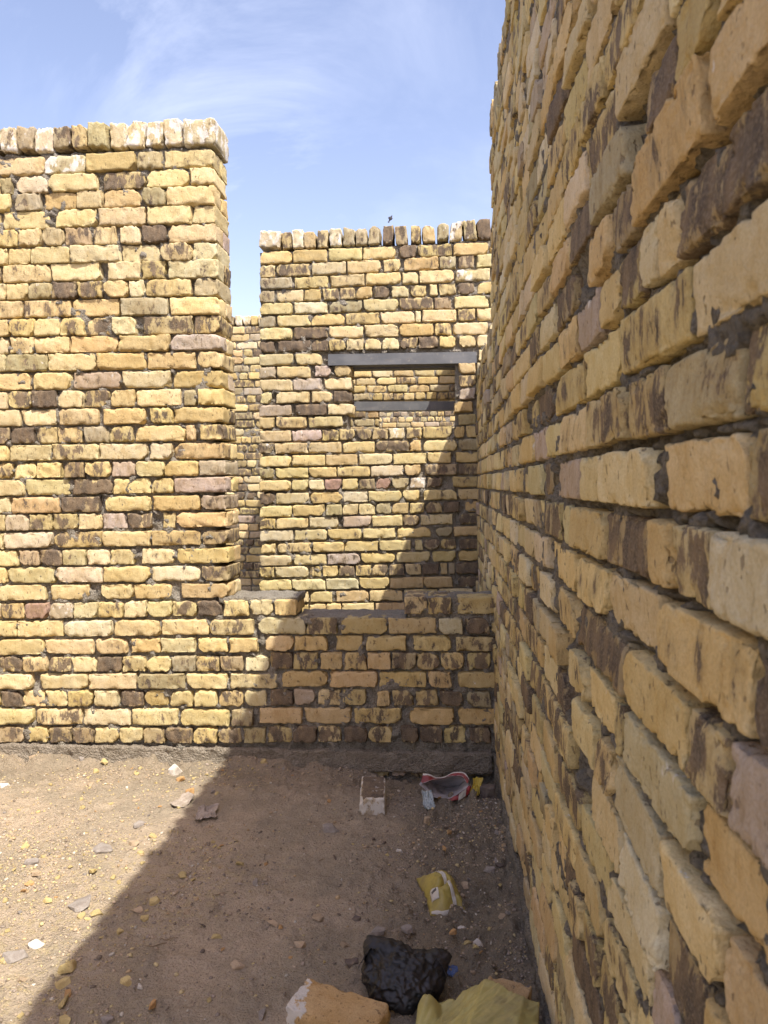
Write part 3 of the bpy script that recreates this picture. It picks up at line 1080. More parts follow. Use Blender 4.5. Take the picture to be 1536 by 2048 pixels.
# lower stretch beyond the sill, up to lintel height, then full height again past the window wall
bond(B, -Y2, -YEND, Z0R, Z0R + PZ * 23, None, (14, 4, 6), pitch=PZ, jit=0.005, ph=0.0772)
bond(B, -Y3, -(Y2 + .23), 0, ZT, None, (7, 3, 4), pitch=PZ)
B.build('brickwork', M['brick'], rw, to_r)
C = Bricks(1.2)
cope(C, -YEND, 1.4, ZT, (14, 8, 10), 'ygpdoog', (0.100, 0.109), 0.004, 0.02)
C.build('coping', M['brick'], rw, to_r)
C = Bricks(1.0)
cope(C, -Y3, -(Y2 + .23), ZT, (6, 4, 5))
C.build('coping', M['brick'], rw, to_r)
lumpy_boxes('mortar', [(-1.25, -0.40, 0.033, 0.205, 0.0, 2.0)], M['plinth'], rw, to_r, 0.0042, 0.024, 11.0, freq=1.25, beds=(Z0R, PZ), proud=0.0075)
for bx_, dp_, rs_, am_ in (((-YEND + .01, -1.25, 0.0, ZT), .027, 0.009, .020), ((-1.25, -.40, 2.0, ZT), .027, 0.010, .022), ((-.40, 1.4, 0, ZT), .018, .02, .014),
                           ((-Y2, -YEND + .01, 0, 2.03), .018, .015, .014), ((-Y3, -(Y2 + .23), 0, ZT), .018, .03, .014)):
    lumpy_boxes('mortar', [(bx_[0], bx_[1], dp_, .205, bx_[2], bx_[3])], M['plinth'], rw, to_r, rs_, am_, 11.0, beds=(Z0R, PZ) if rs_ < .012 else None, proud=0.005)
lumpy_boxes('mortar_band', [(-Y1 + 0.01, 1.4, -0.006, 0.2, -0.1, 0.052)], M['plinth'], rw, to_r, 0.008, 0.010, 31.0, face='all')

# unseen left wall, added to bounce warm sunlight onto the shaded right wall
bounce_wall = tag(empty('brick_wall', (-3.0, 1.0, 0)), 'unseen sunlit brick wall added on the left to bounce warm light', 'brick wall',
         'yellow brick walls of the unfinished building')
to_o = lambda P: np.stack([-P[:, 1], P[:, 0] - 1.0, P[:, 2]], 1)
B = Bricks(0.9)
bond(B, -2.0, 3.4, 0.0, 2.9, None, (6, 2, 3))
B.build('brickwork', M['brick'], bounce_wall, to_o)
lumpy_boxes('mortar', [(-2.0, 3.4, .02, .2, -0.1, 2.95)], M['mortar'], bounce_wall, to_o, 0.05, 0.012, 5.0)
for w_ in (lw, bwall, w3, w4, rw, bounce_wall):
    w_['kind'] = 'thing'

# ================================================================== ground
def axis(lo, hi, step, far):
    a = list(np.arange(lo, hi + 1e-6, step))
    s, x = step, hi
    while x < far:
        s *= 1.28
        x += s
        a.append(x)
    s, x = step, lo
    while x > -far:
        s *= 1.28
        x -= s
        a.insert(0, x)
    return np.array(a)


def sstep(a, b, x):
    t = np.clip((x - a) / (b - a), 0, 1)
    return t * t * (3 - 2 * t)


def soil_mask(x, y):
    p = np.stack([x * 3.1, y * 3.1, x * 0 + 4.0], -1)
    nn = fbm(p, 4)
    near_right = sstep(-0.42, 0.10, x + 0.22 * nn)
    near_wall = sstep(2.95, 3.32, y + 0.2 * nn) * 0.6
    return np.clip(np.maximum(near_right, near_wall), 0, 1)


def ground_z(x, y, fine=True):
    x = np.asarray(x, float)
    y = np.asarray(y, float)
    room = np.clip(1 - np.hypot(x + 0.8, y - 2.4) / 8, 0, 1) > 0
    p = np.stack([x, y, x * 0 + 2.5], -1)
    z = fbm(p * 2.3, 3) * 0.012
    z = z - 0.030 * sstep(2.9, 3.35, y) - 0.070 * sstep(-0.55, -0.15, x) * sstep(2.95, 3.3, y)
    z = z + 0.018 * sstep(3.22, 3.40, y) * (fbm(p * 9, 2) > -0.1) * sstep(-0.3, -0.7, x)
    s = soil_mask(x, y)
    z = z + fbm(p * 14, 3) * (0.006 + 0.009 * s) - np.maximum(0, fbm(p * 6 + 3, 3) - 0.25) * 0.03
    z = z + np.maximum(-0.1, fbm(p * 8 + 30, 3)) * 0.060 * sstep(3.16, 3.38, y)
    if fine:
        z = z + fbm(p * 48, 3) * (0.0035 + 0.0075 * s)
        cl = np.maximum(0, fbm(p * 30 + 5, 2) - 0.18)
        z = z + cl * (0.020 + 0.035 * s)
    # low heap against the right wall
    z = z + 0.02 * sstep(0.02, 0.24, x) * (fbm(p * 5, 2) + .2)
    return z * room


gx = axis(-2.35, 0.27, 0.0075, 260.0)
gy = axis(1.45, 3.46, 0.0075, 260.0)
GX, GY = np.meshgrid(gx, gy, indexing='ij')
GZ = ground_z(GX, GY)
nx, ny = len(gx), len(gy)
I = np.arange(nx * ny).reshape(nx, ny)
quads = np.stack([I[:-1, :-1], I[1:, :-1], I[1:, 1:], I[:-1, 1:]], -1).reshape(-1, 4)
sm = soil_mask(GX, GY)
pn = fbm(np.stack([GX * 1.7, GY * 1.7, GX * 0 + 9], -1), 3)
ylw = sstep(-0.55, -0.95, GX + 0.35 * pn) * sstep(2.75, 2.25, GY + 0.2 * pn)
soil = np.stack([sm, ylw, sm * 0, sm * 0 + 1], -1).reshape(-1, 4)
ground = mesh_obj('ground', np.stack([GX, GY, GZ], -1).reshape(-1, 3), quads, M['ground'], None, True, {'soil': ('FLOAT_COLOR', soil)})
tag(ground, 'dusty trodden earth floor strewn with brick crumbs', None, None, 'structure')


def gz(x, y):
    return float(ground_z(np.array([x]), np.array([y]))[0])


# ================================================================== rubble
MS = {
    'yellow': make_stone_material('yellow_chip', (0.55, 0.44, 0.21), (0.45, 0.345, 0.155)),
    'orange': make_stone_material('orange_chip', (0.50, 0.31, 0.14), (0.42, 0.25, 0.11), 26),
    'grey': make_stone_material('grey_chip', (0.33, 0.295, 0.26), (0.255, 0.22, 0.19), 34),
    'dark': make_stone_material('dark_chip', (0.135, 0.105, 0.09), (0.20, 0.16, 0.125), 34),
    'white': make_stone_material('white_chip', (0.68, 0.64, 0.57), (0.60, 0.54, 0.46), 30),
    'tan': make_stone_material('tan_chip', (0.47, 0.36, 0.24), (0.38, 0.285, 0.19), 30),
}


def chip_mesh(name, w, l, h, seed, n=15, mat='yellow', bev=0.10):
    r = random.Random(seed)
    bm = bmesh.new()
    for i in range(n):
        a = r.uniform(0, 2 * math.pi)
        rr = r.uniform(0.72, 1.0)
        zz = r.choice((-1, 1)) * r.uniform(0.55, 1.0)
        e = 1.0 if zz < 0 else r.uniform(0.7, 1.0)
        bm.verts.new((math.cos(a) * rr * e * w / 2, math.sin(a) * rr * e * l / 2, zz * h / 2))
    res = bmesh.ops.convex_hull(bm, input=bm.verts)
    bmesh.ops.delete(bm, geom=[v for v in bm.verts if not v.link_faces], context='VERTS')
    bmesh.ops.bevel(bm, geom=list(bm.edges), offset=min(w, l, h) * bev, segments=1, affect='EDGES', clamp_overlap=True)
    bmesh.ops.triangulate(bm, faces=bm.faces)
    bmesh.ops.subdivide_edges(bm, edges=bm.edges, cuts=1, use_grid_fill=True)
    for v in bm.verts:
        d = mnoise.noise_vector(v.co * (2.2 / max(w, l)) + Vector((seed, 0, 0)))
        v.co += d * min(w, l, h) * 0.10
    me = bpy.data.meshes.new(name)
    bm.to_mesh(me)
    bm.free()
    me.materials.append(MS[mat])
    return me


def put_chip(px, py, wpx, kind, flat, label, cat, group=None, name='brick_chip', tilt=0.12, rz=None, aspect=1.0):
    x, y = on_z(px, py, 0.0)
    z0 = gz(x, y)
    x, y = on_z(px, py, z0 + 0.01)
    s = wpx * y / F_PX
    me = chip_mesh(name, s, s * aspect, s * flat, px * 3 + py, mat=kind)
    o = bpy.data.objects.new(name, me)
    col.objects.link(o)
    o.location = (x, y, z0 + s * flat * 0.30)
    o.rotation_euler = (random.gauss(0, tilt), random.gauss(0, tilt), random.uniform(0, 6.28) if rz is None else rz)
    tag(o, label, cat, group)
    return o


G_CH = 'brick chips and stones scattered over the dirt'
BIG = [
    (160, 1806, 62, 'grey', .22, 'largest flat grey brick shard lying in the sunlit dirt', 'brick shard', 'brick_shard', 1.05),
    (65, 1720, 40, 'grey', .28, 'flat grey shard near the left edge of the sunlit dirt', 'brick shard', 'brick_shard', 0.8),
    (30, 1910, 58, 'grey', .38, 'long grey stone lying beside the white stone', 'stone', 'stone', 0.7),
    (70, 1887, 40, 'white', .45, 'bright white stone in the sun next to a long grey stone', 'stone', 'stone', 0.8),
    (136, 1930, 52, 'yellow', .40, 'big yellow brick fragment lying across the shadow edge', 'brick fragment', 'brick_fragment', 1.0),
    (124, 1962, 40, 'yellow', .34, 'yellow brick fragment just inside the shadow below a larger one', 'brick fragment', 'brick_fragment', 1.0),
    (205, 1695, 52, 'grey', .30, 'grey mortar clod with a dark hollow under its edge in the sun', 'clod', 'mortar_clod', 0.9),
    (275, 1817, 28, 'tan', .22, 'rounded brown shard leaning on a yellow chip in the shade', 'brick shard', 'brick_shard', 0.9),
    (290, 1832, 27, 'yellow', .34, 'yellow chip touching a rounded brown shard in the shade', 'brick chip', 'brick_chip', 1.0),
    (306, 1800, 30, 'yellow', .40, 'angular yellow fragment just behind the brown shard and yellow chip pair', 'brick fragment', 'brick_fragment', 1.0),
    (660, 1655, 46, 'grey', .32, 'grey green stone in the shade left of the white edged brick', 'stone', 'stone', 0.6),
    (755, 1857, 42, 'grey', .22, 'flat grey shard in the shade left of the olive packet', 'brick shard', 'brick_shard', 0.9),
    (816, 1852, 30, 'grey', .25, 'smaller grey shard close beneath the olive packet', 'brick shard', 'brick_shard', 0.9),
    (957, 1887, 30, 'white', .60, 'chalky white stone nearest the right wall in the shade', 'stone', 'stone', 0.9),
    (923, 1856, 22, 'white', .50, 'white pebble stuck to an orange chip in the shade', 'stone', 'stone', 0.9),
    (905, 1859, 20, 'orange', .45, 'orange chip stuck to a white pebble in the shade', 'brick chip', 'brick_chip', 0.9),
    (599, 1886, 34, 'tan', .30, 'pale tan pebble lying alone in the shade above the foreground brick', 'stone', 'stone', 0.7),
    (545, 1843, 32, 'tan', .26, 'pinkish tan chip in the middle of the shaded dirt', 'brick chip', 'brick_chip', 0.6),
    (476, 1927, 36, 'tan', .30, 'tan fragment left of the foreground brick', 'brick fragment', 'brick_fragment', 0.7),
    (252, 1960, 30, 'yellow', .45, 'angular yellow fragment beside a small white pebble near the bottom', 'brick fragment', 'brick_fragment', 0.9),
    (281, 1967, 16, 'white', .55, 'small white pebble beside an angular yellow fragment', 'stone', 'stone', 1.0),
    (305, 2003, 18, 'orange', .6, 'narrow upright orange chip near the bottom edge', 'brick chip', 'brick_chip', 1.9),
    (215, 2032, 32, 'grey', .35, 'grey stone at the bottom edge right of a yellow fragment', 'stone', 'stone', 0.8),
    (130, 2036, 36, 'yellow', .40, 'long yellow fragment at the bottom edge by the shadow line', 'brick fragment', 'brick_fragment', 0.8),
    (702, 1920, 36, 'dark', .40, 'dark stone wedged between black bag and foreground brick', 'stone', 'stone', 0.9),
    (866, 1906, 26, 'tan', .55, 'tan stone peeping out behind the black bag', 'stone', 'stone', 0.9),
    (380, 1582, 26, 'orange', .55, 'pale orange chip standing in the sun near the wall foot', 'brick chip', 'brick_chip', 1.2),
    (350, 1543, 38, 'white', .55, 'bright white plaster lump at the foot of the sunlit wall', 'plaster lump', 'plaster_lump', 0.9),
    (361, 1556, 22, 'orange', .45, 'orange chip lying against the white plaster lump at the wall foot', 'brick chip', 'brick_chip', 1.0),
    (268, 1683, 32, 'tan', .25, 'flat cream shard in the sun beside the shadow edge', 'brick shard', 'brick_shard', 0.7),
    (185, 1736, 22, 'yellow', .40, 'square yellow chip in the sun below the mortar clod', 'brick chip', 'brick_chip', 1.0),
    (60, 1765, 24, 'orange', .35, 'orange chip in the sun below the left grey shard', 'brick chip', 'brick_chip', 1.0),
    (70, 1742, 28, 'tan', .30, 'cream chip in the sun just under the left grey shard', 'brick chip', 'brick_chip', 0.8),
    (95, 1796, 26, 'yellow', .30, 'narrow yellow chip left of the largest grey shard', 'brick chip', 'brick_chip', 0.6),
    (180, 1832, 30, 'yellow', .30, 'yellow chip just below the largest grey shard', 'brick chip', 'brick_chip', 0.8),
    (240, 1858, 24, 'yellow', .35, 'yellow chip in the shade close to the shadow edge', 'brick chip', 'brick_chip', 0.9),
    (980, 1736, 30, 'grey', .30, 'grey mortar shard leaning at the foot of the right wall', 'brick shard', 'brick_shard', 0.9),
    (993, 1716, 20, 'grey', .30, 'pale grey mortar flake at the foot of the right wall', 'mortar flake', 'mortar_flake', 0.9),
    (930, 1768, 20, 'tan', .55, 'tan pebble in the dark soil right of the olive packet', 'stone', 'stone', 0.9),
    (853, 1638, 14, 'tan', .9, 'small upright tan chip in front of the clear wrapper', 'brick chip', 'brick_chip', 0.8),
    (272, 1598, 20, 'tan', .30, 'thin cream flake in the sun near the wall', 'brick chip', 'brick_chip', 0.5),
    (8, 1568, 30, 'white', .35, 'white plaster flake at the left edge by the wall foot', 'plaster flake', 'plaster_flake', 0.8),
    (280, 1644, 34, 'grey', .18, 'thin grey flake half sunk in the sunlit dirt', 'mortar flake', 'mortar_flake', 0.8),
    (712, 1833, 24, 'dark', .35, 'dark clod in the shade between grey shards and brick', 'clod', 'mortar_clod', 0.7),
    (800, 1698, 18, 'white', .35, 'white flake in the shade above the olive packet', 'plaster flake', 'plaster_flake', 0.5),
    (975, 1590, 44, 'dark', .8, 'grey earth clod leaning in the corner beside the torn packets', 'clod', 'mortar_clod', 0.8),
]
for (px, py, w, kd, fl, lab, cat, nm, asp) in BIG:
    put_chip(px, py, w, kd, fl, lab, cat, G_CH, nm, aspect=asp, rz=random.uniform(-.4, .4))

# small countable chips, alike
protos = {}
for kd in ('yellow', 'tan', 'grey', 'orange', 'dark'):
    protos[kd] = [chip_mesh('brick_chip', 1.0, random.uniform(.55, .95), random.uniform(.25, .5), 900 + i * 7 + len(kd), 12, kd) for i in range(4)]
SMALL_LABEL = {'yellow': 'tiny yellow brick chip, one of many sprinkled over the dirt', 'tan': 'tiny tan pebble, one of many sprinkled over the dirt',
               'grey': 'tiny grey stone, one of many sprinkled over the dirt', 'orange': 'tiny orange brick chip, one of many sprinkled over the dirt',
               'dark': 'tiny dark stone, one of many sprinkled over the dirt'}
n_small = 0
while n_small < 300:
    x, y = random.uniform(-2.1, 0.20), random.uniform(1.66, 3.34)
    if n_small > 240:            # mortar crumbs gathered along the wall feet
        x, y = (random.uniform(-0.02, 0.22), y) if random.random() < .6 else (random.uniform(-2.0, 0.2), random.uniform(3.2, 3.37))
    left = x < -0.75
    if not left and random.random() < 0.45:
        continue
    kd = random.choice(['yellow'] * 6 + ['tan'] * 2 + ['orange', 'grey']) if left else random.choice(['yellow', 'tan', 'tan', 'grey', 'grey', 'dark', 'orange'])
    o = bpy.data.objects.new('brick_chip', random.choice(protos[kd]))
    s = random.uniform(0.010, 0.027) * (1.0 if random.random() < .7 else 1.7)
    o.scale = (s, s, s)
    o.location = (x, y, gz(x, y) + s * 0.12)
    o.rotation_euler = (random.gauss(0, .25), random.gauss(0, .25), random.uniform(0, 6.28))
    col.objects.link(o)
    tag(o, SMALL_LABEL[kd], 'pebble' if kd in ('tan', 'grey', 'dark') else 'brick chip', 'tiny ' + kd + ' chips sprinkled over the dirt')
    n_small += 1

# grit that nobody could count: one mesh
def grit():
    t = (1 + 5 ** .5) / 2
    iv = np.array([(-1, t, 0), (1, t, 0), (-1, -t, 0), (1, -t, 0), (0, -1, t), (0, 1, t), (0, -1, -t), (0, 1, -t), (t, 0, -1), (t, 0, 1), (-t, 0, -1), (-t, 0, 1)]) / 1.9
    fi = np.array([(0, 11, 5), (0, 5, 1), (0, 1, 7), (0, 7, 10), (0, 10, 11), (1, 5, 9), (5, 11, 4), (11, 10, 2), (10, 7, 6), (7, 1, 8), (3, 9, 4), (3, 4, 2),
                   (3, 2, 6), (3, 6, 8), (3, 8, 9), (4, 9, 5), (2, 4, 11), (6, 2, 10), (8, 6, 7), (9, 8, 1)])
    N = 60000
    x = rng.uniform(-2.3, 0.235, N)
    y = rng.uniform(1.45, 3.38, N)
    cl = np.clip(0.5 + 1.6 * fbm(np.stack([x * 5, y * 5, x * 0 + 1], -1), 3), 0.12, 1)
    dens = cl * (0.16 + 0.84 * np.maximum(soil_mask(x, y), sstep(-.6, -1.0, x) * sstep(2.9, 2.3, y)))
    keep = rng.random(N) < dens
    x, y = x[keep], y[keep]
    N = len(x)
    s = rng.gamma(1.6, 0.0012, N) + 0.0012
    s = np.minimum(s, 0.0075)
    z = ground_z(x, y) + s * 0.25
    sc = s[:, None] * rng.uniform(0.55, 1.3, (N, 3)) * np.array([1, 1, 0.7])
    V = iv[None] * rng.uniform(0.7, 1.25, (N, 12, 1)) * sc[:, None, :]
    a = rng.uniform(0, 6.28, N)[:, None]
    V = np.stack([V[:, :, 0] * np.cos(a) - V[:, :, 1] * np.sin(a), V[:, :, 0] * np.sin(a) + V[:, :, 1] * np.cos(a), V[:, :, 2]], -1)
    V = V + np.stack([x, y, z], -1)[:, None, :]
    Fc = (fi[None] + (np.arange(N) * 12)[:, None, None]).reshape(-1, 3)
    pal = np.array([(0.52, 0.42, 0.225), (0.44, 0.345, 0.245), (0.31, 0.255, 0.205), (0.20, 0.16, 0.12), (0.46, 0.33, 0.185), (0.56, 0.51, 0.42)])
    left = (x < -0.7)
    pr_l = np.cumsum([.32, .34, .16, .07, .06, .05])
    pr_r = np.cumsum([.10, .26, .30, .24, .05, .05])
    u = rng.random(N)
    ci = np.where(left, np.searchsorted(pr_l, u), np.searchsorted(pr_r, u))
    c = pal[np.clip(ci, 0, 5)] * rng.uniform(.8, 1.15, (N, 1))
    c = np.concatenate([c, np.ones((N, 1))], 1)
    k = NT('grit')
    k.base(k.mix(k.ramp(k.noise(k.obj(), 300, 3, .6), .4, .7, 0, .4), k.attr('tone'), (0.2, 0.16, 0.12)))
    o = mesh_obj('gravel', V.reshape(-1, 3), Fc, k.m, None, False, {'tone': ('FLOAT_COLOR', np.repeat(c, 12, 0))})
    tag(o, 'fine brick grit and crumbs spread over the earth floor', 'gravel', None, 'stuff')


grit()

# ================================================================== loose bricks
def loose_brick(name, loc, rot, dims, code, label, group='loose bricks on the ground', burn=None, white=None, res=(40, 22, 16)):
    Bk = Bricks(0.55)
    Bk.add((0, 0, 0), (dims[0] / 2, dims[1] / 2, dims[2] / 2), 0, code, res, burn=burn, white=white)
    o = Bk.build(name, M['brick'], None, lambda P: P)
    o.location = loc
    o.rotation_euler = rot
    tag(o, label, 'brick', group)
    return o


def retouch(o, fn):
    """fn(local coords, prm) edits the burn / lime wash amounts of one brick."""
    me = o.data
    n = len(me.vertices)
    P = np.empty(n * 3, np.float32)
    me.vertices.foreach_get('co', P)
    A = np.empty(n * 4, np.float32)
    at = me.attributes['prm']
    at.data.foreach_get('color', A)
    A = A.reshape(-1, 4)
    fn(P.reshape(-1, 3), A)
    at.data.foreach_set('color', A.ravel())


fb = loose_brick('brick', (-0.243, 1.668, 0.045), (0.03, 0.02, math.radians(-20)), (0.222, 0.106, 0.078), 't',
                 'loose orange brick with a whitened end in the near foreground', burn=0.02)


def fb_white(P, A):
    A[:, 1] = np.clip(1.0 * sstep(-0.055, -0.118, P[:, 0] + 0.05 * fbm(P * 26, 3)), 0, 0.62)


retouch(fb, fb_white)
wb = loose_brick('brick', (-0.277, 2.945, 0.0), (0.02, 0.0, math.radians(3)), (0.100, 0.215, 0.075), 'k',
                 'half buried brick with dark top and whitish rim near the low wall', burn=0.80)


def wb_white(P, A):
    top = P[:, 2] > 0.026
    inner = np.minimum(0.046 - np.abs(P[:, 0]), 0.100 - np.abs(P[:, 1] - 0.004)) + 0.006 * fbm(P * 60, 2)
    A[:, 0] = np.where(top & (inner > 0.002), 0.84, 0.10)
    A[:, 1] = np.where(top & (inner > 0.001), 0.20, 0.68)


retouch(wb, wb_white)
wb.location.z = gz(-0.277, 2.945) + 0.030

# ================================================================== litter
FILM = {
    'olive': make_film_material('olive_film', (0.40, 0.315, 0.075), (0.30, 0.24, 0.06), 0.45, 22, 0.45),
    'red': make_film_material('red_film', (0.30, 0.032, 0.030), (0.20, 0.024, 0.025), 0.45, 26, 0.45),
    'foil': make_film_material('grey_foil', (0.46, 0.42, 0.41), (0.36, 0.33, 0.32), 0.45, 20, 0.20),
    'white': make_film_material('white_film', (0.62, 0.58, 0.50), (0.52, 0.48, 0.42), 0.6, 20, 0.25),
    'ink': make_film_material('dark_print', (0.06, 0.06, 0.075), (0.09, 0.085, 0.09), 0.6, 40, 0.2),
    'yellow': make_film_material('yellow_film', (0.55, 0.40, 0.04), (0.45, 0.32, 0.04), 0.4, 40, 0.25),
    'clear': make_film_material('clear_film', (0.40, 0.45, 0.44), (0.30, 0.34, 0.34), 0.25, 60, 0.30),
    'black': make_film_material('black_plastic', (0.012, 0.012, 0.012), (0.020, 0.017, 0.017), 0.46, 20, 0.05),
    'lime': make_film_material('yellow_plastic', (0.47, 0.395, 0.130), (0.38, 0.315, 0.105), 0.55, 14, 0.40),
    'grey': make_film_material('grey_scrap', (0.36, 0.30, 0.245), (0.26, 0.215, 0.17), 0.75, 40, 0.55),
    'paper': make_film_material('white_paper', (0.78, 0.77, 0.72), (0.70, 0.69, 0.64), 0.8, 30, 0.12),
    'blue': make_film_material('blue_film', (0.05, 0.11, 0.30), (0.04, 0.08, 0.22), 0.4, 30, 0.25),
}


def ridged(P, o=3):
    return 1 - 2 * np.abs(fbm(P, o))


def grid_sheet(name, fn, nu, nv, mat, parent=None, thick=0.0012):
    """Sheet fn(u,v)->(x,y,z) for u,v in 0..1, given a real thickness."""
    u, v = np.meshgrid(np.linspace(0, 1, nu + 1), np.linspace(0, 1, nv + 1), indexing='ij')
    P = np.stack(fn(u, v), -1)
    du = np.gradient(P, axis=0)
    dv = np.gradient(P, axis=1)
    N = np.cross(du, dv)
    N /= np.maximum(np.linalg.norm(N, axis=-1, keepdims=True), 1e-9)
    top = (P + N * thick / 2).reshape(-1, 3)
    bot = (P - N * thick / 2).reshape(-1, 3)
    n = (nu + 1) * (nv + 1)
    I = np.arange(n).reshape(nu + 1, nv + 1)
    q = np.stack([I[:-1, :-1], I[1:, :-1], I[1:, 1:], I[:-1, 1:]], -1).reshape(-1, 4)
    F = [q, q[:, ::-1] + n]
    for e in (I[:, 0], I[::-1, -1], I[0, ::-1], I[-1, :]):
        F.append(np.stack([e[1:], e[:-1], e[:-1] + n, e[1:] + n], -1))
    return mesh_obj(name, np.concatenate([top, bot]), np.concatenate(F), mat, parent, True)


# olive packet: sealed pillow bag, creased across, pale fin seal down its back
pk = tag(empty('snack_packet', (0.0, 2.29, gz(0.0, 2.29))), 'olive yellow snack packet with a pale stripe lying on the shaded dirt', 'packet')
pk.rotation_euler = (0.05, 0.06, math.radians(15))
PL, PW, PT = 0.195, 0.112, 0.055


def pk_top(u, v):
    a, b = u * 2 - 1, v * 2 - 1
    w = PW / 2 * (1 - 0.10 * np.exp(-((a + 0.15) / 0.13) ** 2) + 0.10 * a ** 2 - 0.10 * (a > .6) * (a - .6))
    prof = (1 - np.abs(a) ** 3.2) * (1 - np.abs(b) ** 2.6) ** 0.8
    crease = 1 - 0.45 * np.exp(-((a + 0.18 - 0.12 * b) / 0.07) ** 2) * (b < .35)
    Q = np.stack([a * PL / 2, b * w, a * 0 + 3.3], -1)
    cr = ridged(Q * 22, 3) * 0.008 + fbm(Q * 60, 2) * 0.004
    return b * w, a * PL / 2 + 0.006 * np.sin(b * 5), PT * prof * crease + cr * (0.35 + prof) + 0.006


pu, pv = np.meshgrid(np.linspace(0, 1, 61), np.linspace(0, 1, 45), indexing='ij')
tx, ty, tz = pk_top(pu, pv)
topP = np.stack([tx, ty, tz], -1).reshape(-1, 3)
botP = topP.copy()
botP[:, 2] = np.minimum(topP[:, 2] - 0.0015, 0.002 + 0.3 * (topP[:, 2] - 0.006) * 0)
nP = len(topP)
I2 = np.arange(nP).reshape(61, 45)
q2 = np.stack([I2[:-1, :-1], I2[:-1, 1:], I2[1:, 1:], I2[1:, :-1]], -1).reshape(-1, 4)[:, ::-1]
F2 = [q2[:, ::-1], q2 + nP]
for e in (I2[:, 0], I2[::-1, -1], I2[0, ::-1], I2[-1, :]):
    F2.append(np.stack([e[1:], e[:-1], e[:-1] + nP, e[1:] + nP], -1))
pk_body = mesh_obj('packet_body', np.concatenate([topP, botP]), np.concatenate(F2), FILM['olive'], pk, True)
bm = bmesh.new()
bm.from_mesh(pk_body.data)
bmesh.ops.recalc_face_normals(bm, faces=bm.faces)
bm.to_mesh(pk_body.data)
bm.free()


def on_packet(uc, vc, lift):
    x, y, z = pk_top(uc, vc)
    return x, y, z + lift


def stripe(u, v):
    vc = 0.64 - 0.30 * u ** 1.6 + (v - .5) * 0.10
    return on_packet(0.02 + 0.96 * u, np.clip(vc, 0, 1), 0.0022)


grid_sheet('fin_seal', stripe, 60, 5, FILM['white'], pk, 0.0012)
grid_sheet('end_seal', lambda u, v: on_packet(0.0 + u * 0.035, 0.03 + v * 0.94, 0.002), 4, 40, FILM['white'], pk, 0.001)
lab_ = grid_sheet('label_panel', lambda u, v: on_packet(0.16 + u * 0.24, 0.07 + v * 0.17, 0.0022), 12, 8, FILM['white'], pk, 0.0008)
grid_sheet('printed_block', lambda u, v: on_packet(0.27 + u * 0.10, 0.10 + v * 0.10, 0.0034), 8, 6, FILM['ink'], lab_, 0.0008)

# torn red packet gaping toward the viewer, grey foil inside
rp = tag(empty('snack_packet', (0.0, 3.05, gz(0.0, 3.05))), 'torn open red snack packet showing its grey foil lining by the low wall', 'packet')
rz = gz(0.0, 3.0)


def rp_curve(pts, t):
    pts = np.array(pts, float)
    s = np.linspace(0, 1, len(pts))
    out = []
    for k in range(3):
        out.append(np.interp(t, s, pts[:, k]))
    return out


def smooth_poly(px_pts, ys):
    o = []
    for (px, py), yy in zip(px_pts, ys):
        yy += 0.035
        x, z = on_y(px, py - 3, yy)
        o.append((x - 0.0, yy - 3.05, z - rp.location.z + 0.012))
    P = np.array(o)
    t = np.linspace(0, len(P) - 1, 60)
    i = np.clip(t.astype(int), 0, len(P) - 2)
    f = (t - i)[:, None]
    p0, p1, p2, p3 = P[np.clip(i - 1, 0, None)], P[i], P[i + 1], P[np.clip(i + 2, None, len(P) - 1)]
    return 0.5 * ((2 * p1) + (-p0 + p2) * f + (2 * p0 - 5 * p1 + 4 * p2 - p3) * f ** 2 + (-p0 + 3 * p1 - 3 * p2 + p3) * f ** 3)


up_lip = smooth_poly([(846, 1557), (860, 1559), (874, 1565), (890, 1563), (904, 1556), (918, 1554), (930, 1557), (938, 1568)], [3.02, 3.02, 3.03, 3.04, 3.05, 3.05, 3.04, 3.02])
up_low = smooth_poly([(840, 1578), (852, 1574), (866, 1569), (884, 1566), (902, 1562), (918, 1561), (928, 1566), (934, 1576)], [2.99, 2.99, 3.00, 3.01, 3.03, 3.03, 3.02, 3.00])
lo_lip = smooth_poly([(838, 1577), (850, 1590), (866, 1604), (890, 1607), (900, 1606), (918, 1596), (930, 1588), (937, 1580)], [2.98, 2.96, 2.95, 2.95, 2.95, 2.96, 2.98, 3.00])
lo_front = smooth_poly([(838, 1579), (850, 1593), (868, 1606), (888, 1613), (905, 1611), (925, 1605), (937, 1597), (942, 1580)], [2.97, 2.95, 2.945, 2.94, 2.94, 2.95, 2.97, 3.01])
back = smooth_poly([(848, 1562), (862, 1572), (876, 1580), (890, 1584), (904, 1584), (918, 1580), (928, 1572), (936, 1570)], [3.03, 3.08, 3.12, 3.14, 3.14, 3.12, 3.08, 3.03])


def loft(a, b, bulge=(0, 0, 0), amp=0.004, seed=0.0, c=None):
    def fn(u, v):
        i = np.clip((u * 59).astype(int), 0, 59)
        A, Bq = a[i], b[i]
        w = v[..., None]
        P = A * (1 - w) + Bq * w
        P = P + np.array(bulge) * (4 * w * (1 - w))
        Q = P * 30 + seed
        P = P + (ridged(Q, 2)[..., None] * amp) * np.array([0.2, -0.7, 0.7])
        return P[..., 0], P[..., 1], P[..., 2]
    return fn


